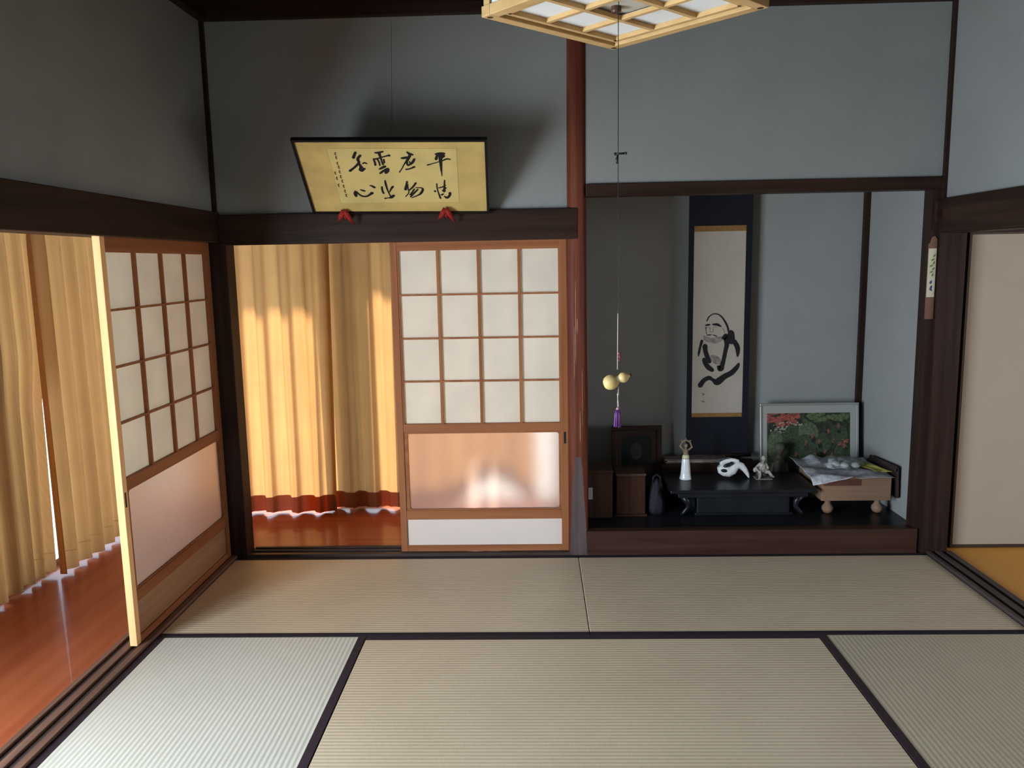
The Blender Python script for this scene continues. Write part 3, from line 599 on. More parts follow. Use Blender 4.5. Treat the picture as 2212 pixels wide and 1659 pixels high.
# ------------------------------------------------------------------ curtains
def curtain(label, axis, base, a0, a1, zb, zt, lam, amp, phase, edge=None, seed=1, hem_m=None, lift=None):
    """A hanging pleated curtain in the plane axis=base, from a0 to a1."""
    rnd = random.Random(seed)
    npl = max(2, round(abs(a1-a0)/lam))
    ph = [rnd.uniform(-0.5, 0.5) for _ in range(npl+2)]
    am = [rnd.uniform(0.65, 1.25) for _ in range(npl+2)]
    lf_ = lift or (lambda u: 0.0)
    t = thing('curtain', label, 'curtain', ((base, (a0+a1)/2, zb) if axis == 'X' else ((a0+a1)/2, base, zb)), 'beige pleated curtains')
    def pt(u, z, off=0.0):
        h = (z-zb)/(zt-zb)
        z = z + lf_(u)*(1-h)**2
        s = u*npl; k = int(min(s, npl-1e-6)); f = s-k
        A = (am[k]*(1-f)+am[k+1]*f); P = ph[k]*(1-f)+ph[k+1]*f
        w = math.sin(2*math.pi*(s+phase) + P*(1-h)*1.2)
        w = math.tanh(2.4*w)/0.98 + 0.10*math.sin(4*math.pi*s+1.3+P)*(1-h)
        aa = amp*A*(0.95-0.25*h)
        # pinched heading
        pin = max(0.0, (h-0.90)/0.10)
        d = aa*w*(1-0.45*pin)
        d += -0.35*amp*pin*max(0.0, math.cos(2*math.pi*(s+phase+0.25)))**8
        ed = (edge(u, z) if edge else 0.0)
        a = a0+(a1-a0)*u + 0.010*math.sin(2*math.pi*s*1.0+2.0+P) + ed
        d += off
        return Vector((base+d, a, z)) if axis == 'X' else Vector((a, base-d, z))
    nu = npl*22
    MB().grid(lambda u, v: pt(u, (zb+0.10)+(zt-zb-0.10)*v), nu, 40).build('curtain_cloth', M['curtain'], t, smooth=True, keep=True)
    hz = lambda u: 0.005*math.sin(2*math.pi*u*npl+phase*6.28+0.6) + 0.003*math.sin(9*u+seed)
    h = MB()
    h.grid(lambda u, v: pt(u, zb+0.102*v+hz(u)*(1-v), 0.0006 if hem_m is None else 0.0), nu, 4)
    if hem_m is None: h.grid(lambda u, v: pt(u, zb+0.102*v+hz(u)*(1-v), -0.0010), nu, 4)
    h.build('hem', M['curtain_hem'] if hem_m is None else hem_m, t, smooth=True, keep=True)
    return t
curtain('sunlit orange-beige curtain on the left in the back opening', 'Y', 0.755, -0.68, 0.385, 0.013, 1.83, 0.145, 0.030, 0.10, edge=lambda u, z: -0.03*u*(1-z/1.8), seed=3)
curtain('shaded brown-beige curtain in the back opening, running behind the paper screen', 'Y', 0.840, 0.300, 1.600, 0.014, 1.83, 0.145, 0.030, 0.35, seed=5, lift=lambda u: 0.19*math.exp(-((u-0.80)/0.15)**2))
curtain('tan curtain hanging in the left corridor between the light slit and the paper screen', 'X', -0.80, -0.275, 0.66, 0.016, 1.83, 0.115, 0.028, 0.2, edge=lambda u, z: -(1-u)*0.02, seed=8, hem_m=M['curtain'])
curtain('tan curtain hanging at the left edge of the photo, nearest the viewer', 'X', -0.880, -2.15, -0.145, 0.018, 1.83, 0.12, 0.028, 0.0, edge=lambda u, z: -u**6*(0.045*min(1, max(0, 1.15-z)/0.25)+max(0, 1.1-z)*0.055), seed=11, hem_m=M['curtain'])
rail = MB().box(-0.835, -0.775, -4.5, 0.80, 1.862, 1.885)
struct(rail.build('trim_40', M['alu']))
rail = MB().box(-0.77, 1.79, 0.745, 0.805, 1.862, 1.885)
struct(rail.build('trim_41', M['alu']))

# ------------------------------------------------------------------ calligraphy plaque
yaw_, lean_, rol_ = 0.01287, 0.90135, 0.02508
PM = Matrix.Translation((0.9671, -0.08, 1.801)) @ Matrix.Rotation(yaw_, 4, 'Z') @ Matrix.Rotation(lean_, 4, 'X') @ Matrix.Rotation(rol_, 4, 'Y')
PW, PH = 0.852, 0.4636
def pf(a, b_, lift): return PM @ Vector((a, -lift, b_))
def pbox(b, x0, x1, d0, d1, z0, z1): return b.box(x0, x1, -d1, -d0, z0, z1, M=PM)
pl = thing('calligraphy_plaque', 'wide black-framed gold calligraphy board leaning forward above the back openings', 'plaque', (0.9671, -0.08, 1.801))
M['gold_paper'] = mat('gold_silk', (0.50, 0.36, 0.13), 0.55, var=0.12, vscale=7)
M['gold_inner'] = mat('gold_paper', (0.55, 0.43, 0.17), 0.55, var=0.08, vscale=7)
M['ink'] = mat('ink', (0.012, 0.010, 0.012), 0.6, var=0.2, vscale=40)
M['ink_brown'] = mat('faded_ink', (0.09, 0.050, 0.025), 0.7, var=0.2, vscale=40)
pbox(MB(), -PW/2+0.004, PW/2-0.004, -0.006, 0.0, 0.004, PH-0.004).build('backing_board', M['gold_paper'], pl)
inner = [(-0.2850, 0.4155), (0.2950, 0.4140), (0.2890, 0.0680), (-0.2850, 0.0630)]
MB().prism(inner, lambda p: pf(p[0], p[1], 0.0), lambda p: pf(p[0], p[1], 0.0006)).build('writing_sheet', M['gold_inner'], pl)
ln = MB()
for (x0, z0), (x1, z1) in zip(inner, inner[1:]+inner[:1]):
    ln.stroke([(x0, z0, .0007), (x1, z1, .0007)], pf, 0.0008)
ln.build('sheet_outline', mat('gold_line', (0.38, 0.27, 0.09), 0.6), pl, keep=True)
fr = MB()
w_ = 0.008
for a in ((-PW/2-w_, PW/2+w_, -w_, 0.004), (-PW/2-w_, PW/2+w_, PH-0.004, PH+w_)): pbox(fr, a[0], a[1], -0.012, 0.008, a[2], a[3])
for a in ((-PW/2-w_, -PW/2+0.004), (PW/2-0.004, PW/2+w_)): pbox(fr, a[0], a[1], -0.012, 0.008, 0.004, PH-0.004)
fr.build('black_frame', mat('black_lacquer', (0.008, 0.007, 0.007), 0.35, var=0.1), pl)
for ch in CHARACTERS:
    b = MB()
    for i, s in enumerate(ch): b.stroke(s, pf, 0.0012+0.00012*i)
    b.build('brush_character', M['ink'], pl, keep=True)
b = MB()
for i, s in enumerate(INSCRIPTION): b.stroke(s, pf, 0.0012+0.0001*(i % 3))
b.build('small_inscription', M['ink_brown'], pl, keep=True)
# the single thin cord the board hangs from
p = PM @ Vector((0.012, 0.012, PH))
q = Vector((0.940, -0.0025, 2.705))
MB().tube([p, q, q+Vector((0, 0.004, 0.01))], 0.0008, 6).build('hanging_cord', mat('dark_thin_cord', (0.05, 0.045, 0.04), 0.8), pl)
# red cloth hooks under the board
def hook(x, z, label, lean):
    t = thing('board_hook', label, 'hook', (x, -0.05, z), 'red hooks under the calligraphy board')
    def leg(dx, dz, r):
        return [(x, -0.116, z+0.018), (x+dx*0.45, -0.112, z-0.006), (x+dx, -0.070, z-dz)]
    MB().tube(leg(-0.042, 0.030, 0), [0.014, 0.012, 0.003], 10).tube([(x, -0.036, z-0.016), (x, -0.080, z-0.016), (x, -0.108, z-0.004)], [0.006, 0.007, 0.007], 8).build('left_lobe', M['red'], t, smooth=True)
    MB().tube([(x, -0.117, z+0.020), (x+0.018, -0.112, z-0.008), (x+0.036+lean, -0.070, z-0.046)], [0.013, 0.012, 0.003], 10).build('right_lobe', M['red'], t, smooth=True)
hook(0.692, 1.790, 'small red forked hook under the left part of the calligraphy board', 0.0)
hook(1.190, 1.790, 'small red forked hook under the right part of the calligraphy board', 0.004)

# ------------------------------------------------------------------ square wooden pendant lamp
LC = Vector((1.831, -2.164, 2.100)); S = 0.46
LM = Matrix.Translation(LC) @ Matrix.Rotation(math.radians(43.7), 4, 'Z')
lamp = thing('pendant_lamp', 'square pale wood lattice ceiling lamp with white panels hanging in the middle of the room', 'ceiling lamp', LC)
M['lamp_wood'] = wood('pale_cedar', (0.43, 0.275, 0.12), (0.52, 0.345, 0.16), 'X', 0.5, scale=0.6)
M['acrylic'] = cloth_mat('white_acrylic', (0.78, 0.80, 0.81), (0.8, 0.8, 0.8), 0.2)
h = S/2
fr = MB()
fr.box(-h, h, -h, -h+0.028, 0.0, 0.024, M=LM).box(-h, h, h-0.028, h, 0.0, 0.024, M=LM)
fr.box(-h, -h+0.028, -h+0.028, h-0.028, 0.0, 0.024, M=LM).box(h-0.028, h, -h+0.028, h-0.028, 0.0, 0.024, M=LM)
fr.build('bottom_frame', M['lamp_wood'], lamp, bevel=0.0015)
for sx in (-1, 1):
    for sy in (-1, 1):
        cx_, cy_ = sx*(h-0.014), sy*(h-0.014)
        MB().box(cx_-0.010, cx_+0.010, cy_-0.010, cy_+0.010, 0.024, 0.17, M=LM).build('corner_post', M['lamp_wood'], lamp)
        MB().lathe([(0.0072, -0.0006), (0.0072, 0.002)], (0, 0, 0), 14, M=LM @ Matrix.Translation((cx_, cy_, 0))).build('corner_plug', mat('dark_plug', (0.05, 0.025, 0.018), 0.5), lamp)
        i_ = h-0.047
        MB().lathe([(0.0045, -0.0004), (0.0045, 0.001)], (0, 0, 0), 12, M=LM @ Matrix.Translation((sx*i_, sy*i_, 0.006))).build('peg', M['dark_wood'], lamp)
tf = MB()
tf.box(-h, h, -h, -h+0.022, 0.17, 0.19, M=LM).box(-h, h, h-0.022, h, 0.17, 0.19, M=LM)
tf.box(-h, -h+0.022, -h+0.022, h-0.022, 0.17, 0.19, M=LM).box(h-0.022, h, -h+0.022, h-0.022, 0.17, 0.19, M=LM)
tf.build('top_frame', M['lamp_wood'], lamp)
# inner lattice, three by three cells
i_ = h-0.036
lt = MB(); bw = 0.012
z0_, z1_ = 0.006, 0.017
lt.box(-i_, i_, -i_, -i_+bw, z0_, z1_, M=LM).box(-i_, i_, i_-bw, i_, z0_, z1_, M=LM)
lt.box(-i_, -i_+bw, -i_+bw, i_-bw, z0_, z1_, M=LM).box(i_-bw, i_, -i_+bw, i_-bw, z0_, z1_, M=LM)
c_ = (2*i_-bw)/3
for k in (1, 2):
    p = -i_+c_*k
    lt.box(-i_+bw, i_-bw, p, p+bw, z0_+0.0005, z1_, M=LM)
    lt.box(p, p+bw, -i_+bw, i_-bw, z0_+0.001, z1_, M=LM)
lt.build('bottom_lattice', M['lamp_wood'], lamp)
q0, q1 = -i_+c_+0.006, -i_+2*c_+0.006
ac = MB()
ac.box(-i_, i_, -i_, q0, 0.0175, 0.0195, M=LM).box(-i_, i_, q1, i_, 0.0175, 0.0195, M=LM)
ac.box(-i_, q0, q0, q1, 0.0175, 0.0195, M=LM).box(q1, i_, q0, q1, 0.0175, 0.0195, M=LM)
for s_ in (-1, 1):
    a, c = sorted((s_*(h-0.012), s_*(h-0.010)))
    ac.box(-h+0.024, h-0.024, a, c, 0.026, 0.168, M=LM)
    ac.box(a, c, -h+0.024, h-0.024, 0.026, 0.168, M=LM)
ac.build('white_panel', M['acrylic'], lamp)
MB().box(q0-0.004, q1+0.004, q0-0.004, q1+0.004, 0.022, 0.026, M=LM).build('lamp_holder_plate', mat('grey_plate', (0.44, 0.42, 0.36), 0.6, var=0.05), lamp)
MB().lathe([(0.010, 0.008), (0.012, 0.012), (0.012, 0.022)], (0, 0, 0), 16, M=LM @ Matrix.Translation((0.008, 0.030, 0))).build('pull_switch', mat('brown_plastic', (0.07, 0.035, 0.025), 0.4), lamp)
sl = MB()
for s_ in (-1, 1):
    for k in (1, 2, 3):
        p = -h+S*k/4
        a, c = sorted((s_*(h-0.009), s_*(h-0.001)))
        sl.box(p-0.004, p+0.004, a, c, 0.024, 0.17, M=LM); sl.box(a, c, p-0.004, p+0.004, 0.024, 0.17, M=LM)
    for z in (0.095,):
        a, c = sorted((s_*(h-0.008), s_*(h-0.002)))
        sl.box(-h+0.024, h-0.024, a, c, z-0.004, z+0.004, M=LM); sl.box(a, c, -h+0.024, h-0.024, z-0.004, z+0.004, M=LM)
sl.build('side_lattice', M['lamp_wood'], lamp)
# printed notice on the panel of the right-hand cell
st = MB(); st.box(0.0, 0.078, 0.0, 0.040, 0.0164, 0.0172, M=LM @ Matrix.Translation((i_-0.112, 0.050, 0)))
st = st.build('notice_sticker', mat('sticker_paper', (0.50, 0.50, 0.50), 0.7), lamp)
tx = MB()
rn = random.Random(4)
for r in range(6):
    x = 0.004
    while x < 0.070:
        l = rn.uniform(0.004, 0.012); l = min(l, 0.074-x)
        tx.box(x, x+l, 0.004+r*0.0058, 0.0068+r*0.0058, 0.0158, 0.0163, M=LM @ Matrix.Translation((i_-0.112, 0.050, 0)))
        x += l+0.0025
tx.build('printed_lines', mat('grey_print', (0.13, 0.13, 0.14), 0.8), lamp)
MB().tube([LC+Vector((0, 0, 0.050)), LC+Vector((0, 0, 0.30)), Vector((LC.x, LC.y, HC))], 0.006, 10).build('hanging_rod', M['black'], lamp)
MB().lathe([(0.05, HC-0.03), (0.05, HC)], (LC.x, LC.y, 0), 24).build('ceiling_rose', M['black'], lamp)

# ------------------------------------------------------------------ pull cord with gourd and tassel
PX, PY = 1.8175, -2.172
cord = thing('light_pull_cord', 'long thin light cord hanging from the ceiling lamp down to the gourd', 'cord', (PX, PY, 2.12))
MB().tube([(PX+0.002, PY-0.003, 2.160), (PX, PY, 2.10), (PX, PY, 1.785), (PX, PY, 1.418)], 0.0009, 6).build('dark_cord', M['black'], cord)
j = MB().tube([(PX-0.008, PY, 1.788), (PX+0.016, PY-0.004, 1.7885)], 0.0024, 8).ball((PX+0.017, PY-0.004, 1.7885), 0.0034).ball((PX-0.007, PY, 1.788), 0.0036)
j.tube([(PX-0.001, PY, 1.786), (PX-0.003, PY, 1.776), (PX-0.002, PY, 1.766)], [0.002, 0.0033, 0.003], 8)
j.build('cord_joint', M['black'], cord, smooth=True)
M['white_cord'] = mat('white_cord', (0.34, 0.30, 0.29), 0.8, var=0.2, vscale=300)
MB().tube([(PX, PY, 1.418), (PX-0.0008, PY, 1.34), (PX-0.001, PY, 1.283)], 0.0011, 6).build('white_cord', M['white_cord'], cord)
b = MB().ball((PX+0.003, PY-0.002, 1.322), 0.0034, 0.003, 0.004).ball((PX+0.0042, PY-0.002, 1.314), 0.003, 0.003, 0.0042).ball((PX+0.003, PY-0.002, 1.306), 0.0024, 0.0024, 0.003)
b.build('cord_knot', mat('dark_pink_knot', (0.16, 0.03, 0.05), 0.7), cord, smooth=True)
gd = thing('gourd', 'small yellow bottle gourd tied sideways on the end of the light cord', 'gourd', (PX, PY, 1.262))
# axis of the gourd points to the upper right
g0 = Vector((PX-0.017, PY+0.002, 1.2515)); ax_ = Vector((0.040, -0.006, 0.016)).normalized()
rot = Vector((0, 0, 1)).rotation_difference(ax_).to_matrix().to_4x4()
prof = [(0.0012, -0.0185), (0.009, -0.0170), (0.0150, -0.0120), (0.0182, -0.004), (0.0184, 0.003), (0.0160, 0.0105), (0.0110, 0.0165), (0.0078, 0.0205), (0.0095, 0.0240), (0.0122, 0.0285), (0.0128, 0.0335), (0.0112, 0.0390), (0.0075, 0.0435), (0.0045, 0.0462), (0.0040, 0.0490)]
MB().lathe(prof, g0, 28, M=rot).build('gourd_body', mat('dry_gourd', (0.46, 0.34, 0.14), 0.45, var=0.12, vscale=60), gd, smooth=True)
MB().lathe([(0.0034, 0.0488), (0.0036, 0.0520), (0.0016, 0.0535)], g0, 12, M=rot).build('stem', mat('dark_stem', (0.03, 0.022, 0.012), 0.7), gd, smooth=True)
wr = MB()
for k in range(4): wr.lathe([(0.0086, 0.0185+k*0.0014), (0.0092, 0.0192+k*0.0014), (0.0086, 0.0199+k*0.0014)], g0, 20, M=rot)
wr.build('wound_cord', M['white_cord'], gd, smooth=True)
ts = thing('tassel', 'purple silk tassel hanging below the gourd', 'tassel', (PX, PY, 1.142))
b = MB()
b.tube([(PX+0.002, PY, 1.240), (PX+0.001, PY, 1.228), (PX-0.001, PY, 1.219), (PX+0.001, PY, 1.205), (PX+0.002, PY, 1.188)], 0.001, 6)
b.tube([(PX+0.001, PY, 1.228), (PX+0.003, PY, 1.222), (PX, PY, 1.216), (PX-0.001, PY, 1.205), (PX, PY, 1.188)], 0.0009, 6)
b.ball((PX+0.0005, PY, 1.222), 0.0026)
b.build('tassel_cord', M['white_cord'], ts, smooth=True)
MB().ball((PX, PY, 1.186), 0.0042, 0.0042, 0.0045).build('tassel_knot', mat('lilac_knot', (0.30, 0.17, 0.24), 0.7), ts, smooth=True)
b = MB()
for k in range(34):
    a = k*2.399; rr = (k/34)**0.5
    x, y = rr*math.cos(a), rr*math.sin(a)
    b.tube([(PX+x*0.0038, PY+y*0.0038, 1.184), (PX+x*0.0072, PY+y*0.0072, 1.172), (PX+x*0.0092, PY+y*0.0092, 1.1425+0.0012*math.sin(k))], [0.0014, 0.0017, 0.0016], 6)
b.build('tassel_skirt', mat('purple_silk', (0.085, 0.028, 0.125), 0.5, var=0.3, vscale=200, vstretch=(1, 1, 0.1)), ts, smooth=True)

# ------------------------------------------------------------------ hanging scroll
sc_ = thing('hanging_scroll', 'tall ink painting scroll of a seated bearded monk hanging on the alcove wall', 'scroll', (2.724, 0.78, 0.334))
M['navy'] = mat('navy_brocade', (0.006, 0.007, 0.013), 0.7, var=0.25, vscale=90)
M['gold_strip'] = mat('gold_brocade', (0.22, 0.115, 0.035), 0.6, var=0.15, vscale=120)
M['scroll_paper'] = mat('aged_paper', (0.37, 0.325, 0.28), 0.9, var=0.04, vscale=6)
def sf(a, b_, lift): return Vector((a, 0.775-lift, b_))
MB().box(2.538, 2.913, 0.776, 0.780, 0.352, 2.02).build('brocade_mount', M['navy'], sc_)
MB().box(2.570, 2.876, 0.7752, 0.7762, 0.605, 1.714).build('painting_paper', M['scroll_paper'], sc_)
MB().box(2.570, 2.876, 0.7750, 0.7760, 1.705, 1.738).build('upper_gold_strip', M['gold_strip'], sc_)
MB().box(2.570, 2.876, 0.7750, 0.7760, 0.585, 0.610).build('lower_gold_strip', M['gold_strip'], sc_)
b = MB()
for i, s in enumerate(MONK_GREY[:4]): b.stroke(s, sf, 0.0004+0.00006*i)
b.build('fine_grey_lines', mat('grey_wash_line', (0.13, 0.11, 0.10), 0.9), sc_, keep=True)
b = MB()
for i, s in enumerate(MONK_GREY[4:]): b.stroke(s, sf, 0.0002+0.00006*i)
b.build('grey_wash', mat('grey_wash', (0.20, 0.175, 0.155), 0.9, var=0.3, vscale=50), sc_, keep=True)
b = MB()
for i, s in enumerate(MONK_DARK): b.stroke([(p_[0], p_[1], p_[2]*1.3) for p_ in s], sf, 0.0010+0.00006*i)
b.build('monk_figure_in_black_ink', M['ink'], sc_, keep=True)
b = MB()
for i, s in enumerate(MONK_SEAL): b.stroke(s, sf, 0.0010+0.00005*i)
b.build('signature', mat('brown_ink', (0.12, 0.06, 0.05), 0.8), sc_, keep=True)
MB().tube([(2.515, 0.774, 0.345), (2.936, 0.774, 0.345)], 0.011, 14).build('bottom_roller', mat('dark_roller', (0.02, 0.013, 0.012), 0.4), sc_, smooth=True)
MB().tube([(2.535, 0.776, 2.02), (2.916, 0.776, 2.02)], 0.006, 10).build('top_rod', M['dark_wood'], sc_)
MB().tube([(2.60, 0.776, 2.025), (2.725, 0.800, 2.12), (2.85, 0.776, 2.025)], 0.0015, 6).tube([(2.725, 0.800, 2.12), (2.725, 0.858, 2.13)], 0.002, 6).build('hanging_string', M['ink_brown'], sc_)

# narrow painted strip hanging at the right post
t = thing('narrow_painted_strip', 'narrow upright painting of green leaves hanging at the right edge of the alcove', 'painting', (3.594, -0.012, 1.225))
def nf(a, b_, lift): return Vector((3.574+a, -0.006-lift, 1.225+b_))
MB().box(3.574, 3.616, -0.006, -0.001, 1.225, 1.600).prism([(0.006, 0.375), (0.042, 0.375), (0.040, 0.398), (0.028, 0.412), (0.014, 0.405)], lambda p: nf(p[0], p[1], 0), lambda p: nf(p[0], p[1], -0.004)).build('wooden_strip', mat('brown_strip_wood', (0.14, 0.075, 0.055), 0.6, var=0.15), t)
MB().box(3.575, 3.614, -0.0072, -0.006, 1.335, 1.575).build('cream_paper', mat('cream_paper', (0.50, 0.47, 0.36), 0.8, var=0.06), t)
b = MB()
for (x, z, l, a) in ((.030, .315, .018, .9), (.024, .295, .020, .5), (.030, .280, .018, 1.1), (.018, .265, .02, .4), (.028, .250, .018, .8), (.020, .235, .018, .3), (.026, .22, .016, 1.2)):
    b.stroke([(x-l/2*math.cos(a), z-l/2*math.sin(a), .0015), (x, z, .0048), (x+l/2*math.cos(a), z+l/2*math.sin(a), .0012)], nf, 0.0018)
b.build('painted_leaves', mat('leaf_paint', (0.13, 0.20, 0.06), 0.8), t, keep=True)
b = MB()
b.stroke([(.022, .190, .004), (.018, .180, .006)], nf, 0.0018).stroke([(.024, .165, .004), (.020, .150, .006), (.026, .143, .003)], nf, 0.0018)
b.build('painted_berries', mat('blue_paint', (0.05, 0.06, 0.16), 0.8), t, keep=True)

# ------------------------------------------------------------------ silver framed garden picture
t = thing('framed_picture', 'silver framed picture of green bushes and red flowers leaning at the back of the alcove', 'framed picture', (3.275, 0.72, 0.12))
FT = Matrix.Translation((2.978, 0.700, 0.125)) @ Matrix.Rotation(math.radians(-6.0), 4, 'X')
FW, FH = 0.595, 0.545
def gf(a, b_, lift): return FT @ Vector((a, -lift, b_))
def fbox(b, x0, x1, d0, d1, z0, z1): return b.box(x0, x1, -d1, -d0, z0, z1, M=FT)
b = MB()
for a in ((0, FW, 0, 0.014), (0, FW, FH-0.014, FH)): fbox(b, a[0], a[1], -0.018, 0.006, a[2], a[3])
for a in ((0, 0.014), (FW-0.014, FW)): fbox(b, a[0], a[1], -0.018, 0.006, 0.014, FH-0.014)
b.build('silver_frame', M['silver'], t, bevel=0.002)
fbox(MB(), 0.014, FW-0.014, -0.012, 0.0, 0.014, FH-0.014).build('mount_board', mat('white_mount', (0.32, 0.32, 0.30), 0.9, var=0.03), t)
px0, px1, pz0, pz1 = 0.044, FW-0.052, 0.085, FH-0.060
gm = [mat('print_dark', (0.030, 0.035, 0.025), 0.5, var=0.5, vscale=50), mat('print_red', (0.27, 0.07, 0.055), 0.5, var=0.35, vscale=60),
      mat('print_bush', (0.085, 0.105, 0.060), 0.6, var=0.35, vscale=90), mat('print_bush_dark', (0.045, 0.062, 0.035), 0.6, var=0.35, vscale=90),
      mat('print_light_green', (0.085, 0.11, 0.05), 0.6, var=0.3, vscale=70), mat('print_pale', (0.26, 0.25, 0.20), 0.6, var=0.4, vscale=80), mat('print_skin', (0.15, 0.075, 0.06), 0.6, var=0.3, vscale=60)]
b = MB(); fbox(b, px0, px1, 0.0, 0.001, pz0, pz1)
pw, phh = px1-px0, pz1-pz0
rn = random.Random(12)
def put(mi, u, v, ru, rv, lift, rot=0.0):
    b.mi = mi
    cx_, cz_ = px0+u*pw, pz0+v*phh
    ru, rv = ru*pw, rv*phh
    ru = min(ru, cx_-px0, px1-cx_); rv = min(rv, cz_-pz0, pz1-cz_)
    if ru > 0.001 and rv > 0.001: b.disc((cx_, cz_), ru, rv, gf, lift, 22, rot)
lf = [0.0012]
def L_():
    lf[0] += 0.00001; return lf[0]
for i in range(40): put(1, rn.uniform(0.0, 0.38), rn.uniform(0.83, 1.0), rn.uniform(.02, .05), rn.uniform(.02, .05), L_())
for i in range(40): put(4, rn.uniform(0.45, 0.98), rn.uniform(0.86, 1.0), rn.uniform(.02, .05), rn.uniform(.01, .035), L_())
for i in range(60): put(5, rn.uniform(0.04, 0.42), rn.uniform(0.70, 0.86), rn.uniform(.006, .016), rn.uniform(.006, .02), L_())
for (u, v, r, q, mi) in ((.10, .50, .14, .24, 2), (.30, .56, .12, .26, 3), (.50, .70, .12, .16, 2), (.46, .48, .13, .2, 3), (.68, .55, .10, .15, 3), (.86, .66, .12, .16, 3), (.90, .34, .11, .2, 3), (.12, .22, .14, .2, 3), (.34, .22, .14, .2, 3)):
    put(mi, u, v, r, q, L_())
for (u, v) in ((.47, .55), (.55, .66), (.63, .57), (.74, .72), (.80, .58), (.86, .80), (.70, .42), (.58, .36), (.50, .34), (.78, .36), (.93, .50), (.35, .38)):
    put(6, u, v, .018, .035, L_()); put(0, u+.01, v-.07, .028, .05, L_()); put(1, u-.004, v-.03, .010, .014, L_())
for i in range(12): put(1, rn.uniform(0.86, 0.97), rn.uniform(0.50, 0.60), .012, .014, L_())
b.build('garden_print', gm, t, keep=True)

# dark framed picture at the left
t = thing('framed_picture', 'dark wooden framed picture standing at the left end of the alcove behind the boxes', 'framed picture', (2.225, 0.74, 0.245))
F2 = Matrix.Translation((2.076, 0.700, 0.245)) @ Matrix.Rotation(math.radians(-5.0), 4, 'X')
b = MB()
for a in ((0, 0.305, 0, 0.030), (0, 0.305, 0.272, 0.302)): b.box(a[0], a[1], -0.008, 0.016, a[2], a[3], M=F2)
for a in ((0, 0.030), (0.275, 0.305)): b.box(a[0], a[1], -0.008, 0.016, 0.030, 0.272, M=F2)
b.build('dark_frame', mat('dark_frame_wood', (0.030, 0.017, 0.012), 0.4, var=0.2), t, bevel=0.003)
MB().box(0.030, 0.275, 0.0, 0.010, 0.030, 0.272, M=F2).build('dark_mount', mat('brown_mount', (0.045, 0.028, 0.020), 0.6, var=0.15), t)
b = MB().box(0.062, 0.243, -0.001, 0.0, 0.058, 0.240, M=F2); b.mi = 1
b.disc((0.150, 0.145), 0.036, 0.052, lambda a, c, l: F2 @ Vector((a, -l, c)), 0.0014)
b.build('dark_print', [mat('print_black', (0.012, 0.014, 0.016), 0.25, var=0.2), mat('print_grey', (0.035, 0.042, 0.042), 0.4, var=0.3, vscale=30)], t, keep=True)

# ------------------------------------------------------------------ boxes and bag at the left of the alcove
M['box_brown'] = wood('brown_box_wood', (0.050, 0.026, 0.020), (0.076, 0.042, 0.030), 'Z', 0.5)
M['box_red'] = wood('red_box_wood', (0.034, 0.014, 0.010), (0.050, 0.021, 0.015), 'Z', 0.4)
t = thing('wooden_box', 'brown wooden box with a white label at the left end of the alcove floor', 'box', (1.955, 0.33, 0.12))
MB().box(1.872, 2.036, 0.25, 0.42, 0.120, 0.376).build('box_body', M['box_brown'], t, bevel=0.003)
MB().box(1.869, 2.039, 0.247, 0.423, 0.377, 0.394).build('box_lid', M['box_brown'], t, bevel=0.003)
MB().box(1.902, 1.926, 0.2485, 0.2500, 0.228, 0.296).build('paper_label', mat('white_label', (0.50, 0.48, 0.43), 0.8, var=0.04), t)
t = thing('wooden_box', 'reddish brown upright box behind the white-labelled box, the dark framed picture on top', 'box', (2.165, 0.52, 0.12))
MB().box(2.068, 2.245, 0.440, 0.800, 0.135, 0.236).build('box_body', M['box_red'], t, bevel=0.004)
MB().box(2.060, 2.253, 0.432, 0.806, 0.236, 0.245).build('box_lid', M['box_red'], t, bevel=0.002)
MB().box(2.055, 2.258, 0.428, 0.808, 0.120, 0.135).build('box_plinth', M['box_red'], t, bevel=0.003)
# the front tall case
t = thing('wooden_case', 'tall reddish dark case between the labelled box and the dark blue bag', 'box', (2.15, 0.35, 0.12))
MB().box(2.060, 2.222, 0.275, 0.420, 0.132, 0.352).build('case_body', M['box_red'], t, bevel=0.004)
MB().box(2.056, 2.226, 0.271, 0.424, 0.3525, 0.366).build('case_lid', M['box_brown'], t, bevel=0.003)
MB().box(2.054, 2.232, 0.268, 0.426, 0.120, 0.132).build('case_plinth', M['box_red'], t, bevel=0.002)
bagm = mat('dark_blue_nylon', (0.010, 0.013, 0.019), 0.7, var=0.3, vscale=20, bump=0.4, bscale=30)
t = thing('cloth_bag', 'dark blue slumped cloth bag beside the low black table', 'bag', (2.315, 0.36, 0.12))
def bag_pt(u, v):
    a = 2*math.pi*u
    z = 0.122+0.195*v
    r = (1-abs(2*v-0.8)**3*0.30) * (1-0.25*v) * (1+0.06*math.sin(5*a+3*v)+0.04*math.sin(9*a-5*v))
    return Vector((2.290+0.054*r*math.cos(a), 0.350+0.070*r*math.sin(a), z+0.008*math.sin(3*a)*v))
MB().rings([[bag_pt(i/28, j/14) for i in range(28)] for j in range(15)]).build('bag_body', bagm, t, smooth=True)
MB().tube([(2.270, 0.32, 0.30), (2.272, 0.315, 0.335), (2.290, 0.315, 0.350), (2.312, 0.32, 0.332), (2.315, 0.325, 0.30)], 0.006, 8).build('bag_handle', bagm, t, smooth=True)

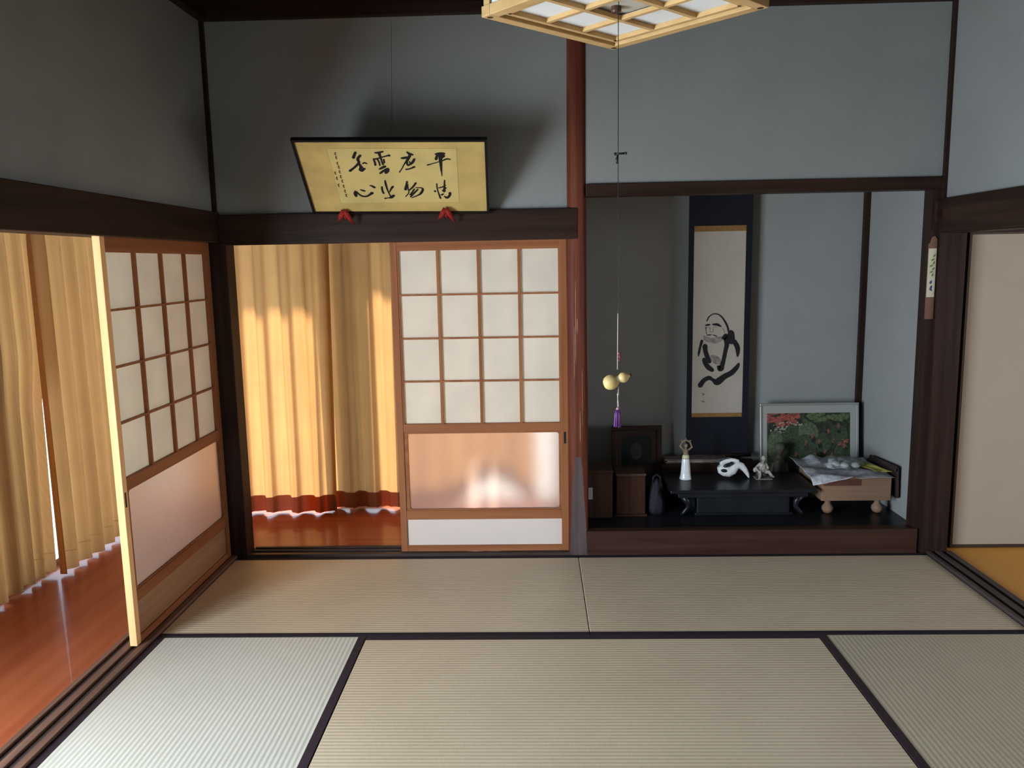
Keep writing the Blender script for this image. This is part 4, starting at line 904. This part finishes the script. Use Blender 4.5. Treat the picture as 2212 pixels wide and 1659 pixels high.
# ------------------------------------------------------------------ low black table on a stand
M['lacquer'] = mat('black_lacquer', (0.009, 0.010, 0.013), 0.34, var=0.25, vscale=8, spec=0.3)
t = thing('low_table', 'low black lacquered table with scrolled legs in the middle of the alcove', 'low table', (2.76, 0.42, 0.12))
TZ = 0.283
MB().box(2.352, 3.160, 0.215, 0.590, TZ-0.020, TZ).build('table_top', M['lacquer'], t, bevel=0.005)
MB().box(2.400, 3.112, 0.240, 0.575, TZ-0.050, TZ-0.020).build('table_apron', M['lacquer'], t, bevel=0.003)
for x0 in (2.400, 3.112):
    s_ = 1 if x0 < 2.7 else -1
    for y0 in (0.262, 0.555):
        pts = [(x0+s_*0.030, y0, TZ-0.045), (x0+s_*0.055, y0, 0.205), (x0+s_*0.060, y0, 0.175), (x0+s_*0.035, y0, 0.145), (x0+s_*0.020, y0, 0.129)]
        MB().tube(pts, [0.020, 0.018, 0.014, 0.012, 0.009], 10).build('leg', M['lacquer'], t, smooth=True)
t = thing('wooden_stand', 'black box-shaped stand filling the space under the low black table', 'stand', (2.78, 0.42, 0.12))
MB().box(2.512, 3.030, 0.285, 0.530, 0.124, 0.228).build('stand_body', mat('black_stand', (0.010, 0.011, 0.014), 0.45, var=0.2), t, bevel=0.006)
MB().box(2.500, 3.042, 0.275, 0.540, 0.1202, 0.134).build('stand_base', M['lacquer'], t, bevel=0.003)

# papers behind the table items
t = thing('stack_of_papers', 'flat stack of pale papers lying on a dark shelf behind the white figure', 'papers', (2.56, 0.70, 0.325))
for i, (x0, x1, z0, m_) in enumerate(((2.395, 2.780, 0.3265, (0.20, 0.16, 0.14)), (2.405, 2.800, 0.3345, (0.34, 0.29, 0.27)), (2.390, 2.770, 0.3435, (0.16, 0.12, 0.11)))):
    MB().box(x0, x1, 0.655, 0.750, z0, z0+0.0065).build('booklet', mat('booklet_paper', m_, 0.8, var=0.25, vscale=25), t, bevel=0.001)
t = thing('dark_chest', 'long low dark chest at the foot of the alcove wall below the hanging scroll', 'chest', (2.66, 0.72, 0.12))
MB().box(2.370, 2.930, 0.640, 0.750, 0.122, 0.312).build('chest_body', M['dark_wood'], t, bevel=0.004)
MB().box(2.362, 2.938, 0.632, 0.755, 0.312, 0.326).build('chest_lid', M['dark_wood'], t, bevel=0.003)

# ------------------------------------------------------------------ figures on the table
M['porcelain'] = mat('white_porcelain', (0.66, 0.68, 0.70), 0.18, var=0.05, vscale=30, coat=0.6)
M['bronze'] = mat('brown_glaze', (0.20, 0.145, 0.095), 0.45, var=0.35, vscale=60)
FX, FY = 2.477, 0.450; z0 = TZ+0.0005
t = thing('porcelain_figurine', 'slender white dressed figurine with brown raised arms standing on the low black table', 'figurine', (FX, FY, z0))
pf_ = [(0.033, 0.0), (0.034, 0.006), (0.030, 0.020), (0.0275, 0.045), (0.025, 0.075), (0.0225, 0.100), (0.020, 0.118), (0.018, 0.128)]
rings = []
for r, z in pf_:
    rings.append([Vector((FX+r*(1+0.05*math.sin(7*a*1.0+z*40))*math.cos(a), FY+0.85*r*math.sin(a), z0+z)) for a in [2*math.pi*k/36 for k in range(36)]])
MB().rings(rings).build('white_dress', M['porcelain'], t, smooth=True)
MB().lathe([(0.019, 0.122), (0.021, 0.130), (0.0185, 0.140), (0.0165, 0.146)], (FX, FY, z0), 24).build('gilt_sash', mat('pale_gold_glaze', (0.52, 0.50, 0.32), 0.3, var=0.1), t, smooth=True)
b = MB()
b.tube([(FX, FY, z0+0.140), (FX, FY, z0+0.158), (FX, FY, z0+0.172), (FX, FY, z0+0.180)], [0.015, 0.014, 0.017, 0.007], 14)
b.tube([(FX, FY, z0+0.176), (FX, FY, z0+0.190)], 0.006, 10)
b.ball((FX, FY-0.002, z0+0.199), 0.0105, 0.011, 0.013)
for s_ in (-1, 1):
    e = Vector((FX+s_*0.034, FY-0.004, z0+0.190 if s_ > 0 else z0+0.198)); w2 = Vector((FX+s_*0.022, FY-0.004, z0+0.222)); hnd = Vector((FX+s_*0.006, FY-0.006, z0+0.225))
    b.tube([(FX+s_*0.012, FY, z0+0.172), e, w2], [0.0062, 0.0055, 0.004], 10)
    b.tube([w2, (w2+hnd)/2+Vector((0, 0, 0.001)), hnd], [0.004, 0.0048, 0.003], 8)
    for f_ in range(4): b.tube([w2+Vector((0, 0, 0.001)), w2+Vector((s_*(0.004*f_-0.004), 0, 0.010+0.001*(f_ % 2)))], [0.0018, 0.0013], 6)
b.build('raised_arms_and_head', M['bronze'], t, remesh=0.0013)
MB().tube([(FX-0.020, FY-0.004, z0+0.228), (FX, FY-0.004, z0+0.231), (FX+0.020, FY-0.004, z0+0.228)], [0.003, 0.0045, 0.003], 10).tube([(FX, FY-0.004, z0+0.228), (FX-0.001, FY-0.004, z0+0.246)], [0.004, 0.0012], 8).build('head_ornament', M['bronze'], t, smooth=True)

# white and black curled ceramic
CXc, CYc = 2.748, 0.450
k_ = 0.00263
def cp(px_, py_, d=0.0): return Vector((2.748+(px_-1585)*k_, CYc+d, TZ+0.002+(1030-py_)*k_))
t = thing('ceramic_ornament', 'white curled ceramic ornament with black patches at the middle of the low black table', 'ornament', (CXc, CYc, TZ))
b = MB()
b.tube([cp(1556, 1001), cp(1561, 1007), cp(1568, 1010), cp(1576, 1012), cp(1583, 1009), cp(1589, 1002), cp(1596, 999.5), cp(1604, 1002), cp(1611, 1010), cp(1617, 1020), cp(1621, 1029)],
       [v*k_ for v in (7, 13, 15, 14.5, 13, 11, 9, 7.5, 6.0, 4.2, 1.6)], 20)
b.tube([cp(1558, 996), cp(1567, 993, .01), cp(1578, 991, .01), cp(1590, 990), cp(1598, 991)], [v*k_ for v in (5, 7, 7, 5, 3)], 14)
b.tube([cp(1574, 1014), cp(1575, 1019), cp(1575, 1023)], [v*k_ for v in (12, 9.5, 6.5)], 14)
b.build('curled_body', M['porcelain'], t, remesh=0.0022)
M['black_glaze'] = mat('black_glaze', (0.015, 0.020, 0.022), 0.2, var=0.1)
b = MB()
b.ball(cp(1571, 997, -0.030), 10*k_, 0.012, 4.5*k_, M=Matrix.Rotation(-0.35, 4, 'Y'))
b.ball(cp(1564, 1009, -0.034), 8*k_, 0.008, 4*k_, M=Matrix.Rotation(0.1, 4, 'Y'))
b.ball(cp(1580, 994, -0.022), 5*k_, 0.010, 4*k_)
b.build('black_patch', M['black_glaze'], t, smooth=True)
MB().tube([cp(1550, 997, -.004), cp(1557, 989.5, -.006), cp(1567, 985.5, -.004), cp(1578, 984.5, -.002)], [0.0016, 0.0026, 0.0026, 0.0014], 8).build('black_ridge_line', M['black_glaze'], t, smooth=True)

# seated figurine
GX, GY = 2.919, 0.462
t = thing('seated_figurine', 'small grey-brown seated figurine with a hat at the right end of the low black table', 'figurine', (GX, GY, TZ))
gm_ = mat('stone_glaze', (0.30, 0.27, 0.25), 0.4, var=0.55, vscale=70)
b = MB()
def G(x, z, d=0.0): return Vector((GX+x, GY+d, TZ+z))
b.tube([G(0.004, 0.040), G(0.0, 0.062), G(0.003, 0.086), G(0.006, 0.094)], [0.026, 0.024, 0.020, 0.008], 16)
b.tube([G(0.006, 0.090), G(0.007, 0.102)], 0.007, 10)
b.ball(G(0.007, 0.110, -0.002), 0.0115, 0.012, 0.0135)
b.tube([G(-0.010, 0.085), G(-0.034, 0.066, -0.006), G(-0.030, 0.048, -0.024)], [0.009, 0.0085, 0.006], 10)
b.tube([G(0.020, 0.085), G(0.032, 0.062, -0.008), G(0.022, 0.046, -0.026)], [0.009, 0.008, 0.006], 10)
b.tube([G(-0.008, 0.040), G(-0.022, 0.044, -0.030), G(-0.020, 0.012, -0.034), G(-0.026, 0.008, -0.044)], [0.014, 0.011, 0.008, 0.006], 12)
b.tube([G(0.012, 0.040), G(0.034, 0.040, -0.024), G(0.052, 0.016, -0.030), G(0.062, 0.016, -0.036)], [0.014, 0.011, 0.008, 0.006], 12)
b.build('seated_body', gm_, t, remesh=0.0017)
MB().lathe([(0.0155, 0.116), (0.0150, 0.119), (0.0100, 0.121), (0.0095, 0.128), (0.004, 0.132)], (GX+0.007, GY-0.002, TZ), 18).build('hat', mat('pale_hat', (0.42, 0.38, 0.32), 0.5, var=0.2), t, smooth=True)
MB().ball(G(-0.042, 0.052, -0.012), 0.012, 0.008, 0.015).build('round_fan', mat('pale_fan', (0.36, 0.34, 0.33), 0.5), t, smooth=True)
MB().ball(G(0.0, 0.024, 0.0), 0.034, 0.024, 0.020).build('rock_seat', mat('dark_rock', (0.06, 0.052, 0.048), 0.6, var=0.3, vscale=60, bump=0.6), t, smooth=True)
MB().box(GX-0.044, GX+0.050, GY-0.046, GY+0.030, TZ+0.0004, TZ+0.006).build('thin_base', mat('grey_base', (0.22, 0.20, 0.18), 0.5), t, bevel=0.002)

# dark statue in front of the garden picture
SX, SY = 3.072, 0.645
t = thing('dark_statue', 'dark dim statue with a rounded cap standing in front of the garden picture', 'statue', (SX, SY, 0.12))
b = MB()
b.tube([(SX, SY, 0.122), (SX, SY, 0.20), (SX, SY, 0.30), (SX, SY, 0.345), (SX, SY, 0.365)], [0.040, 0.040, 0.040, 0.034, 0.014], 18)
b.tube([(SX, SY, 0.355), (SX, SY, 0.385)], 0.017, 12)
b.ball((SX, SY-0.004, 0.408), 0.027, 0.028, 0.034)
b.tube([(SX-0.030, SY, 0.325), (SX-0.046, SY-0.01, 0.27), (SX-0.015, SY-0.035, 0.255)], [0.02, 0.018, 0.012], 10)
b.tube([(SX+0.030, SY, 0.325), (SX+0.044, SY-0.01, 0.27), (SX+0.015, SY-0.035, 0.255)], [0.02, 0.018, 0.012], 10)
b.build('robed_body', mat('dark_bronze', (0.055, 0.042, 0.034), 0.5, var=0.3, vscale=20), t, remesh=0.0035)
MB().lathe([(0.034, 0.410), (0.035, 0.420), (0.030, 0.436), (0.018, 0.448), (0.004, 0.452)], (SX, SY-0.002, 0), 20).build('rounded_cap', mat('mossy_bronze', (0.060, 0.062, 0.045), 0.6, var=0.3), t, smooth=True)

# ------------------------------------------------------------------ thick wooden board on turned legs with things on top
M['goban'] = wood('go_board_wood', (0.20, 0.120, 0.078), (0.26, 0.160, 0.105), 'X', 0.5, scale=0.6)
t = thing('thick_wooden_board', 'thick square wooden board on short turned legs at the right end of the alcove', 'board table', (3.395, 0.44, 0.12))
GB = (3.190, 3.570, 0.250, 0.640)
MB().box(*GB, 0.205, 0.338).build('thick_board', M['goban'], t, bevel=0.004)
for x in (3.245, 3.520):
    for y in (0.305, 0.585):
        MB().lathe([(0.012, 0.1205), (0.022, 0.126), (0.031, 0.143), (0.030, 0.158), (0.020, 0.172), (0.0155, 0.180), (0.017, 0.190), (0.027, 0.205)], (x, y, 0), 20).build('leg', M['goban'], t, smooth=True)
# stain on the front face
MB().box(3.200, 3.405, 0.2488, 0.2505, 0.292, 0.330).build('dark_stain', mat('dark_red_stain', (0.11, 0.045, 0.034), 0.5, var=0.15), t)
# newspaper sheet, edges curling over the board
def news_pt(u, v, lift=0.0):
    x = 3.130 + u*0.440; y = 0.215 + v*0.435
    z = 0.348 + 0.004*math.sin(9*u+4*v) + 0.003*math.sin(17*v+3*u)
    z += 0.018*max(0, 0.16-u)/0.16*v + 0.028*math.exp(-((u-0.30)/0.10)**2)*max(0, v-0.55)/0.45
    # front flap droops at the left, pinched up at the middle
    if v < 0.10:
        drop = (0.10-v)/0.10
        z -= drop*(0.034*max(0, 1-abs(u-0.14)/0.30) + 0.006)
        z += drop*0.010*math.exp(-((u-0.50)/0.05)**2)
    if u < 0.13: z -= (0.13-u)/0.13*0.020*(1-v)
    return Vector((x, y, z+lift))
t = tag(MB().grid(news_pt, 60, 50).build('newspaper_sheet', mat('newsprint', (0.42, 0.42, 0.46), 0.8, var=0.3, vscale=38, detail=8), smooth=True, solid=0.0008),
        'grey crumpled newspaper sheet spread over the thick wooden board', 'newspaper')
# clear bag with white round things
BC = Vector((3.345, 0.405, 0.362))
t = thing('plastic_bag', 'clear plastic bag of white round things lying on the newspaper', 'bag', BC)
def pbag(u, v):
    a = 2*math.pi*u; q = math.sin(math.pi*(0.02+0.96*v))
    r = q**0.6*(1+0.08*math.sin(5*a+6*v)+0.05*math.sin(11*a))
    return BC + Vector((0.112*r*math.cos(a), 0.115*r*math.sin(a), 0.022 - 0.026*math.cos(math.pi*v)*(1+0.12*math.sin(7*a))))
plast = bpy.data.materials.new('clear_plastic'); plast.use_nodes = True
N = plast.node_tree.nodes; L = plast.node_tree.links; N.remove(N['Principled BSDF'])
tr = N.new('ShaderNodeBsdfTransparent'); tr.inputs['Color'].default_value = (0.85, 0.87, 0.88, 1)
gl = N.new('ShaderNodeBsdfGlossy'); gl.inputs['Roughness'].default_value = 0.3; mx = N.new('ShaderNodeMixShader'); mx.inputs['Fac'].default_value = 0.28
nzp = N.new('ShaderNodeTexNoise'); nzp.inputs['Scale'].default_value = 30; bpp = N.new('ShaderNodeBump'); bpp.inputs['Strength'].default_value = 0.8; bpp.inputs['Distance'].default_value = 0.01
L.new(nzp.outputs['Fac'], bpp.inputs['Height']); L.new(bpp.outputs['Normal'], gl.inputs['Normal'])
L.new(tr.outputs[0], mx.inputs[1]); L.new(gl.outputs[0], mx.inputs[2]); L.new(mx.outputs[0], N['Material Output'].inputs['Surface'])
MB().rings([[pbag(i/32, j/14) for i in range(32)] for j in range(15)]).build('plastic_film', plast, t, smooth=True)
wm = mat('white_rounds', (0.62, 0.66, 0.66), 0.35, var=0.06)
for (x, y, r) in ((-.076, -.048, .020), (-.040, -.030, .028), (0.006, -.045, .024), (.034, -.006, .024), (.066, -.050, .024), (.020, .050, .026), (-.030, .040, .026)):
    MB().ball(BC+Vector((x, y, r-0.004)), r, r*1.1, r*0.7).build('white_round_piece', wm, t, smooth=True)
# yellow packet
def pk(u, v):
    x = 3.488+u*0.085; y = 0.265+v*0.21 + 0.01*math.sin(5*u)
    return Vector((x-0.05*v, y, 0.366+0.010*math.sin(math.pi*u)*math.sin(math.pi*v)+0.003*math.sin(9*u+7*v)))
t = tag(MB().grid(pk, 20, 20).build('yellow_packet', mat('yellow_green_packet', (0.28, 0.25, 0.045), 0.4, var=0.4, vscale=14), smooth=True, solid=0.004),
        'flat yellow-green packet lying on the newspaper at the right', 'packet')
# dark cloth behind on the right
def dk(u, v):
    s = u
    x = 3.581 + 0.024*s + 0.002*math.sin(8*v)
    z = 0.372 - 0.02*v + 0.028*math.sin(math.pi*min(1, s*1.3)) - (0.15*max(0, s-0.62)/0.38)
    return Vector((min(x, 3.611), 0.235+0.36*v, z))
t = tag(MB().grid(dk, 16, 20).build('dark_cloth', mat('dark_brown_cloth', (0.030, 0.020, 0.018), 0.8, var=0.3, vscale=30), smooth=True, solid=0.005),
        'dark brown cloth draped over the right edge of the thick wooden board', 'cloth')
